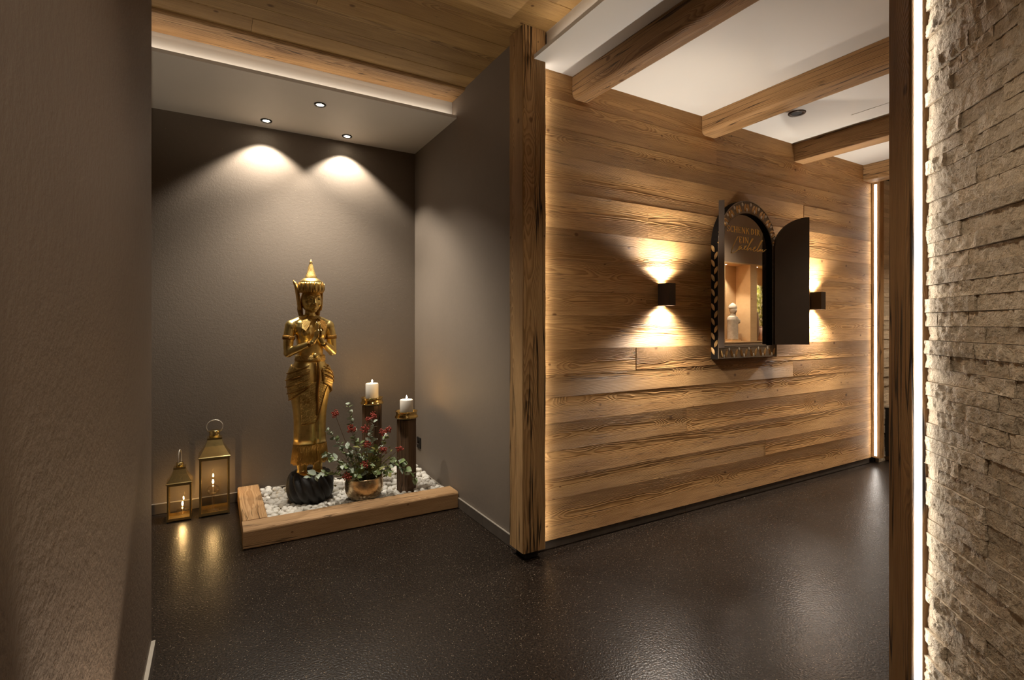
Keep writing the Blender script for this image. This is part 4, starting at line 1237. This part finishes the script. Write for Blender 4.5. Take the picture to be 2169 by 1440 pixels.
def put(kind, x_, y_, z_, ang, side=False):
    global dots_first
    if kind == 'leaf':
        o = bpy.data.objects.new('carved_leaf', lme); C.objects.link(o)
    elif dots_first:
        o = dme; dots_first = False
    else:
        o = bpy.data.objects.new('inlay_dot', dot_mesh); C.objects.link(o)
    o.parent = MR
    m = Matrix.Rotation(ang, 4, 'Y')
    if side: m = Matrix.Rotation(R(-90), 4, 'Z') @ m
    o.matrix_basis = Matrix.Translation((x_, y_, z_)) @ m
yf = YF-YW-0.0005
rm = (RO+RI)/2
# arch
na = 21
for i in range(na):
    a = math.pi*(i+0.5)/na
    dx, dz = -math.cos(a), math.sin(a)
    base = (dx*(RI+0.006), SP-ZB0+dz*(RZ+0.013))
    tilt = math.atan2(dx, dz)
    put('leaf', base[0], yf, base[1], tilt + (0.25 if i % 2 else -0.25))
    if i < na-1:
        a2 = math.pi*(i+1)/na
        q2 = 0.28 if i % 2 else 0.72
        put('dot', -math.cos(a2)*(RI+(RO-RI)*q2), yf, SP-ZB0+math.sin(a2)*(RZ+(RO-RZ)*q2), math.atan2(-math.cos(a2), math.sin(a2)))
# bottom rail
nb_ = 12
for i in range(nb_):
    x_ = -RO+0.035 + (2*RO-0.07)*i/(nb_-1)
    put('leaf', x_ - (0.010 if i % 2 else -0.010), yf, 0.012, 0.32 if i % 2 else -0.32)
    if i < nb_-1:
        xd = x_ + (2*RO-0.07)/(nb_-1)/2
        put('dot', xd, yf, 0.068 if i % 2 else 0.020, 0)
# stiles
for sx in (-1, 1):
    for i in range(11):
        z_ = 0.10 + i*0.064
        put('leaf', sx*rm + (0.012 if i % 2 else -0.012), yf, z_, -0.40 if i % 2 else 0.40)
        if i % 2 == 0: put('dot', sx*(rm+0.0), yf, z_+0.062, 0)
# outer left side of the frame
for i in range(15):
    z_ = 0.03 + i*0.050
    put('leaf', -RO-0.0005, -0.027, z_, 0.42 if i % 2 else -0.42, True)
# shutters: half arches hinged on the inner edges
def shutter(sx, dvec, name):
    th = 0.034
    WS = 0.252
    prof = [(0, ZB1+0.004)] + [(WS*(1-math.cos(math.pi/2*i/14)) , SP + RZ*math.sin(math.pi/2*i/14)) for i in range(15)] + [(WS, ZB1+0.004)]
    d = Vector((dvec[0], dvec[1], 0)).normalized(); nrm = Vector((-d.y, d.x, 0))
    h0 = Vector((sx*(RI+0.002) - (0.030 if sx < 0 else 0), YF-YW-0.012, 0))
    vs = []
    for s in (-th/2, th/2):
        vs += [h0 + d*q + nrm*s + Vector((0, 0, z_-ZB0)) for q, z_ in prof]
    k = len(prof)
    fs = [tuple(range(k)), tuple(range(2*k-1, k-1, -1))] + [(i, i+k, (i+1) % k + k, (i+1) % k) for i in range(k)]
    o = mesh_obj(name, vs, fs, M['shutter'], MR)
    bm = bmesh.new(); bm.from_mesh(o.data); bmesh.ops.recalc_face_normals(bm, faces=bm.faces); bm.to_mesh(o.data); bm.free()
    for z_ in (ZB1+0.12, SP-0.12):
        MB().tube([h0 + Vector((0, -0.002, z_-0.022-ZB0)), h0 + Vector((0, -0.002, z_+0.022-ZB0))], 0.006, 8).build('hinge', M['bronze'], o, True)
    return o
hL = Vector((MC-RI-0.032, YF-0.012)).normalized()
s1 = shutter(-1, (-hL.x, -hL.y), 'shutter')
s2 = shutter(1, (0.866, -0.500), 'shutter')

# lettering on the glass
def letter(name, polys, x0, z0, s, parent):
    """polys: convex outlines in a unit box, written onto the glass."""
    vs = []; fs = []
    y_ = YM-YW-0.0012
    for pl_ in polys:
        k = len(vs)
        vs += [(x0-MC+px*s, y_, z0-ZB0+pz*s) for px, pz in pl_]
        m_ = len(pl_)
        vs += [(x0-MC+px*s, y_+0.0010, z0-ZB0+pz*s) for px, pz in pl_]
        fs += [tuple(range(k, k+m_)), tuple(range(k+2*m_-1, k+m_-1, -1))]
        fs += [(k+i, k+m_+i, k+m_+(i+1) % m_, k+(i+1) % m_) for i in range(m_)]
    o = mesh_obj(name, vs, fs, M['letters'], parent)
    bm = bmesh.new(); bm.from_mesh(o.data); bmesh.ops.recalc_face_normals(bm, faces=bm.faces); bm.to_mesh(o.data); bm.free()
    return o
def rect(a, b_, c, d): return [(a, b_), (c, b_), (c, d), (a, d)]
def arc_band(cx_, cz_, rx, rz, a0, a1, w0, w1, n=14):
    out_ = []
    for i in range(n):
        q = []
        for j in (i, i+1):
            a = R(a0+(a1-a0)*j/n)
            wt = w0 + (w1-w0)*abs(math.cos(a))
            q.append(((cx_+rx*math.cos(a), cz_+rz*math.sin(a)), (cx_+(rx-wt)*math.cos(a), cz_+(rz-w0)*math.sin(a))))
        out_.append([q[0][0], q[1][0], q[1][1], q[0][1]])
    return out_
TK, TN, SF = 0.15, 0.06, 0.045      # thick stroke, thin stroke, serif height
def stem_(x): return [rect(x, 0, x+TK, 1), rect(x-0.06, 0, x+TK+0.06, SF), rect(x-0.06, 1-SF, x+TK+0.06, 1)]
G = {
 'S': (0.56, arc_band(0.29, 0.745, 0.235, 0.255, 20, 265, 0.07, 0.13) + arc_band(0.28, 0.255, 0.25, 0.255, 85, -160, 0.07, 0.13) + [rect(0.47, 0.72, 0.53, 0.98), rect(0.02, 0.02, 0.08, 0.28)]),
 'C': (0.68, arc_band(0.40, 0.5, 0.36, 0.5, 38, 322, 0.06, 0.15, 22) + [rect(0.62, 0.70, 0.68, 0.99)]),
 'H': (0.86, stem_(0.08) + stem_(0.62) + [rect(0.2, 0.47, 0.66, 0.53)]),
 'E': (0.64, stem_(0.08) + [rect(0.2, 0, 0.56, TN), rect(0.2, 1-TN, 0.54, 1), rect(0.2, 0.48, 0.44, 0.54), rect(0.53, 0, 0.58, 0.25), rect(0.50, 0.77, 0.55, 1), rect(0.41, 0.39, 0.46, 0.63)]),
 'N': (0.84, [rect(0.10, 0, 0.17, 1), rect(0.70, 0, 0.77, 1), [(0.08, 1), (0.27, 1), (0.77, 0), (0.64, 0)], rect(0.03, 0, 0.25, SF), rect(0.03, 1-SF, 0.2, 1), rect(0.62, 1-SF, 0.84, 1)]),
 'K': (0.80, stem_(0.08) + [[(0.22, 0.44), (0.30, 0.44), (0.66, 1), (0.57, 1)], [(0.33, 0.56), (0.45, 0.66), (0.80, 0), (0.62, 0)], rect(0.50, 1-SF, 0.76, 1), rect(0.56, 0, 0.86, SF)]),
 'D': (0.78, stem_(0.08) + arc_band(0.22, 0.5, 0.50, 0.5, -90, 90, 0.06, 0.15, 18)),
 'I': (0.34, stem_(0.09)),
 'R': (0.76, stem_(0.08) + arc_band(0.22, 0.74, 0.36, 0.26, -90, 90, 0.06, 0.14, 12) + [[(0.30, 0.50), (0.44, 0.52), (0.76, 0), (0.60, 0)], rect(0.58, 0, 0.82, SF)]),
}
def line(text, xa, xb, z0, h):
    ws = sum((G[c_][0] + 0.10) if c_ != ' ' else 0.30 for c_ in text) - 0.10
    sx_ = (xb-xa)/ws
    x_ = xa
    for c_ in text:
        if c_ == ' ':
            x_ += 0.30*sx_; continue
        w_, pl_ = G[c_]
        pl2 = [[(px*sx_/h, pz) for px, pz in q] for q in pl_]
        letter('letter', pl2, x_, z0, h, MR)
        x_ += (w_+0.10)*sx_
line('SCHENK DIR', 3.069, 3.436, 1.8965, 0.043)
line('EIN', 3.198, 3.306, 1.829, 0.043)
SCR = [(3.1867, 1.8697), (3.1608, 1.8369), (3.1351, 1.7989), (3.118, 1.7672), (3.1138, 1.7558), (3.1201, 1.748), (3.1522, 1.7586), (3.1867, 1.7778), (3.2129, 1.7993), (3.226, 1.8073), (3.2041, 1.8014), (3.1954, 1.7868), (3.202, 1.7789), (3.226, 1.7959), (3.2274, 1.783), (3.2524, 1.7882), (3.2746, 1.8082), (3.2835, 1.8111), (3.2657, 1.8075), (3.2568, 1.7914), (3.2679, 1.7838), (3.2879, 1.7909), (3.3193, 1.8273), (3.3534, 1.8615), (3.3532, 1.8699), (3.3373, 1.8572), (3.3013, 1.806), (3.2924, 1.7799), (3.3148, 1.7957), (3.3328, 1.7999), (3.3283, 1.7854), (3.3418, 1.7864), (3.3691, 1.7969), (3.3874, 1.8069), (3.3828, 1.8123), (3.3668, 1.8025), (3.36, 1.7848), (3.3714, 1.78), (3.4012, 1.7936), (3.4382, 1.8309), (3.4662, 1.8621), (3.4615, 1.866), (3.4428, 1.8486), (3.4104, 1.7971), (3.4058, 1.7796), (3.4196, 1.7834), (3.4428, 1.7995), (3.4335, 1.7816), (3.4521, 1.7916), (3.4708, 1.7973), (3.4615, 1.7836), (3.4755, 1.7817), (3.4944, 1.7946), (3.5109, 1.8017)]
def catmull(p, n=4):
    o_ = []
    for i in range(len(p)-1):
        a, b_, c_, d_ = p[max(i-1, 0)], p[i], p[i+1], p[min(i+2, len(p)-1)]
        for k in range(n):
            t_ = k/n
            o_.append(tuple(0.5*((2*b_[j]) + (-a[j]+c_[j])*t_ + (2*a[j]-5*b_[j]+4*c_[j]-d_[j])*t_*t_ + (-a[j]+3*b_[j]-3*c_[j]+d_[j])*t_**3) for j in (0, 1)))
    o_.append(p[-1]); return o_
MB().tube([(x_-MC, YM-YW-0.0014, z_-ZB0) for x_, z_ in catmull(SCR)], 0.0021, 6).build('script_word', M['letters'], MR, True)
for dx in (0.0, 0.013):
    MB().ell((3.207+dx-MC, YM-YW-0.0014, 1.8215-ZB0), (0.0026, 0.001, 0.0026), 8, 6).build('umlaut_dot', M['letters'], MR, True)

# ------------------------------------------------------------------ things standing in the lit niches
M['bust'] = simple('carved_grey_stone', (0.46, 0.39, 0.30), 0.8, noise_amt=0.3, scale=40, bump=0.5)
BU = empty('stone_bust', (5.215, YO-0.095, NZ0), R(180), 'pale weathered bust on a small plinth in the lit niche, mirrored', 'statue')
MB().box((-0.075, -0.055, 0.0), (0.085, 0.055, 0.022)).build('plinth', M['niche_wood'], BU)
b = MB()
b.rings([ering(0, 0, z, rx, ry, 24, 2.6) for z, rx, ry in ((0.023, .066, .050), (0.10, .064, .048), (0.20, .066, .048), (0.255, .072, .050), (0.285, .062, .044), (0.30, .030, .030), (0.32, .028, .030))])
b.ell((0, -0.006, 0.365), (0.040, 0.044, 0.055)); b.ell((0, -0.048, 0.362), (0.008, 0.009, 0.014))
b.lathe([(0.047, 0.385), (0.049, 0.395), (0.044, 0.415), (0.026, 0.435), (0.010, 0.447), (0.003, 0.450)], 24)
b.ell((-0.066, -0.030, 0.235), (0.018, 0.022, 0.030))
remesh(b.build('figure', M['bust'], BU, True), 0.004, 2)
t = NT('leafy_print')
v_ = t.obj()
x_, y_, z_ = t.sep(v_)
n1 = t.noise(v_, 22, 5, 0.7); n2 = t.voro(t.comb(t.math('MULTIPLY', x_, 60.0), 0.0, t.math('MULTIPLY', z_, 24.0)), 1.0)
c_ = t.mix(t.rmap(n1, 0.35, 0.65), (0.05, 0.06, 0.015), (0.55, 0.52, 0.10))
c_ = t.mix(t.rmap(n2, 0.25, 0.5, 1.0, 0.0), c_, (0.78, 0.74, 0.50))
t.princ(c_, 0.4); M['print'] = t.m
PI_ = empty('leafy_picture', (NX[1][0]+0.01, YO-ND+0.002, NZ0+0.06), 0, 'green and yellow foliage picture at the back of the second lit niche, mirrored', 'picture')
MB().box((0, 0, 0), (0.42, 0.012, 0.62)).build('print', M['print'], PI_)
MB().box((-0.006, -0.001, -0.008), (0.426, 0.010, -0.0)).build('ledge', M['niche_wood'], PI_)
VA = empty('clay_vase', (5.60, YO-0.075, NZ0), 0, 'slim brown vase in the second lit niche, mirrored', 'vase')
MB().lathe([(0.030, 0.0), (0.034, 0.01), (0.046, 0.10), (0.050, 0.20), (0.044, 0.28), (0.036, 0.33), (0.040, 0.345), (0.034, 0.345), (0.030, 0.32)], 28).build('body', simple('brown_clay', (0.30, 0.19, 0.11), 0.6), VA, True)
VB = empty('clay_jar', (5.72, YO-0.080, NZ0), 0, 'squat terracotta jar beside the slim vase in the second lit niche, mirrored', 'jar')
MB().lathe([(0.036, 0.0), (0.050, 0.02), (0.062, 0.07), (0.060, 0.12), (0.042, 0.155), (0.036, 0.165), (0.040, 0.175), (0.034, 0.175)], 28).build('body', simple('terracotta', (0.48, 0.27, 0.17), 0.6), VB, True)
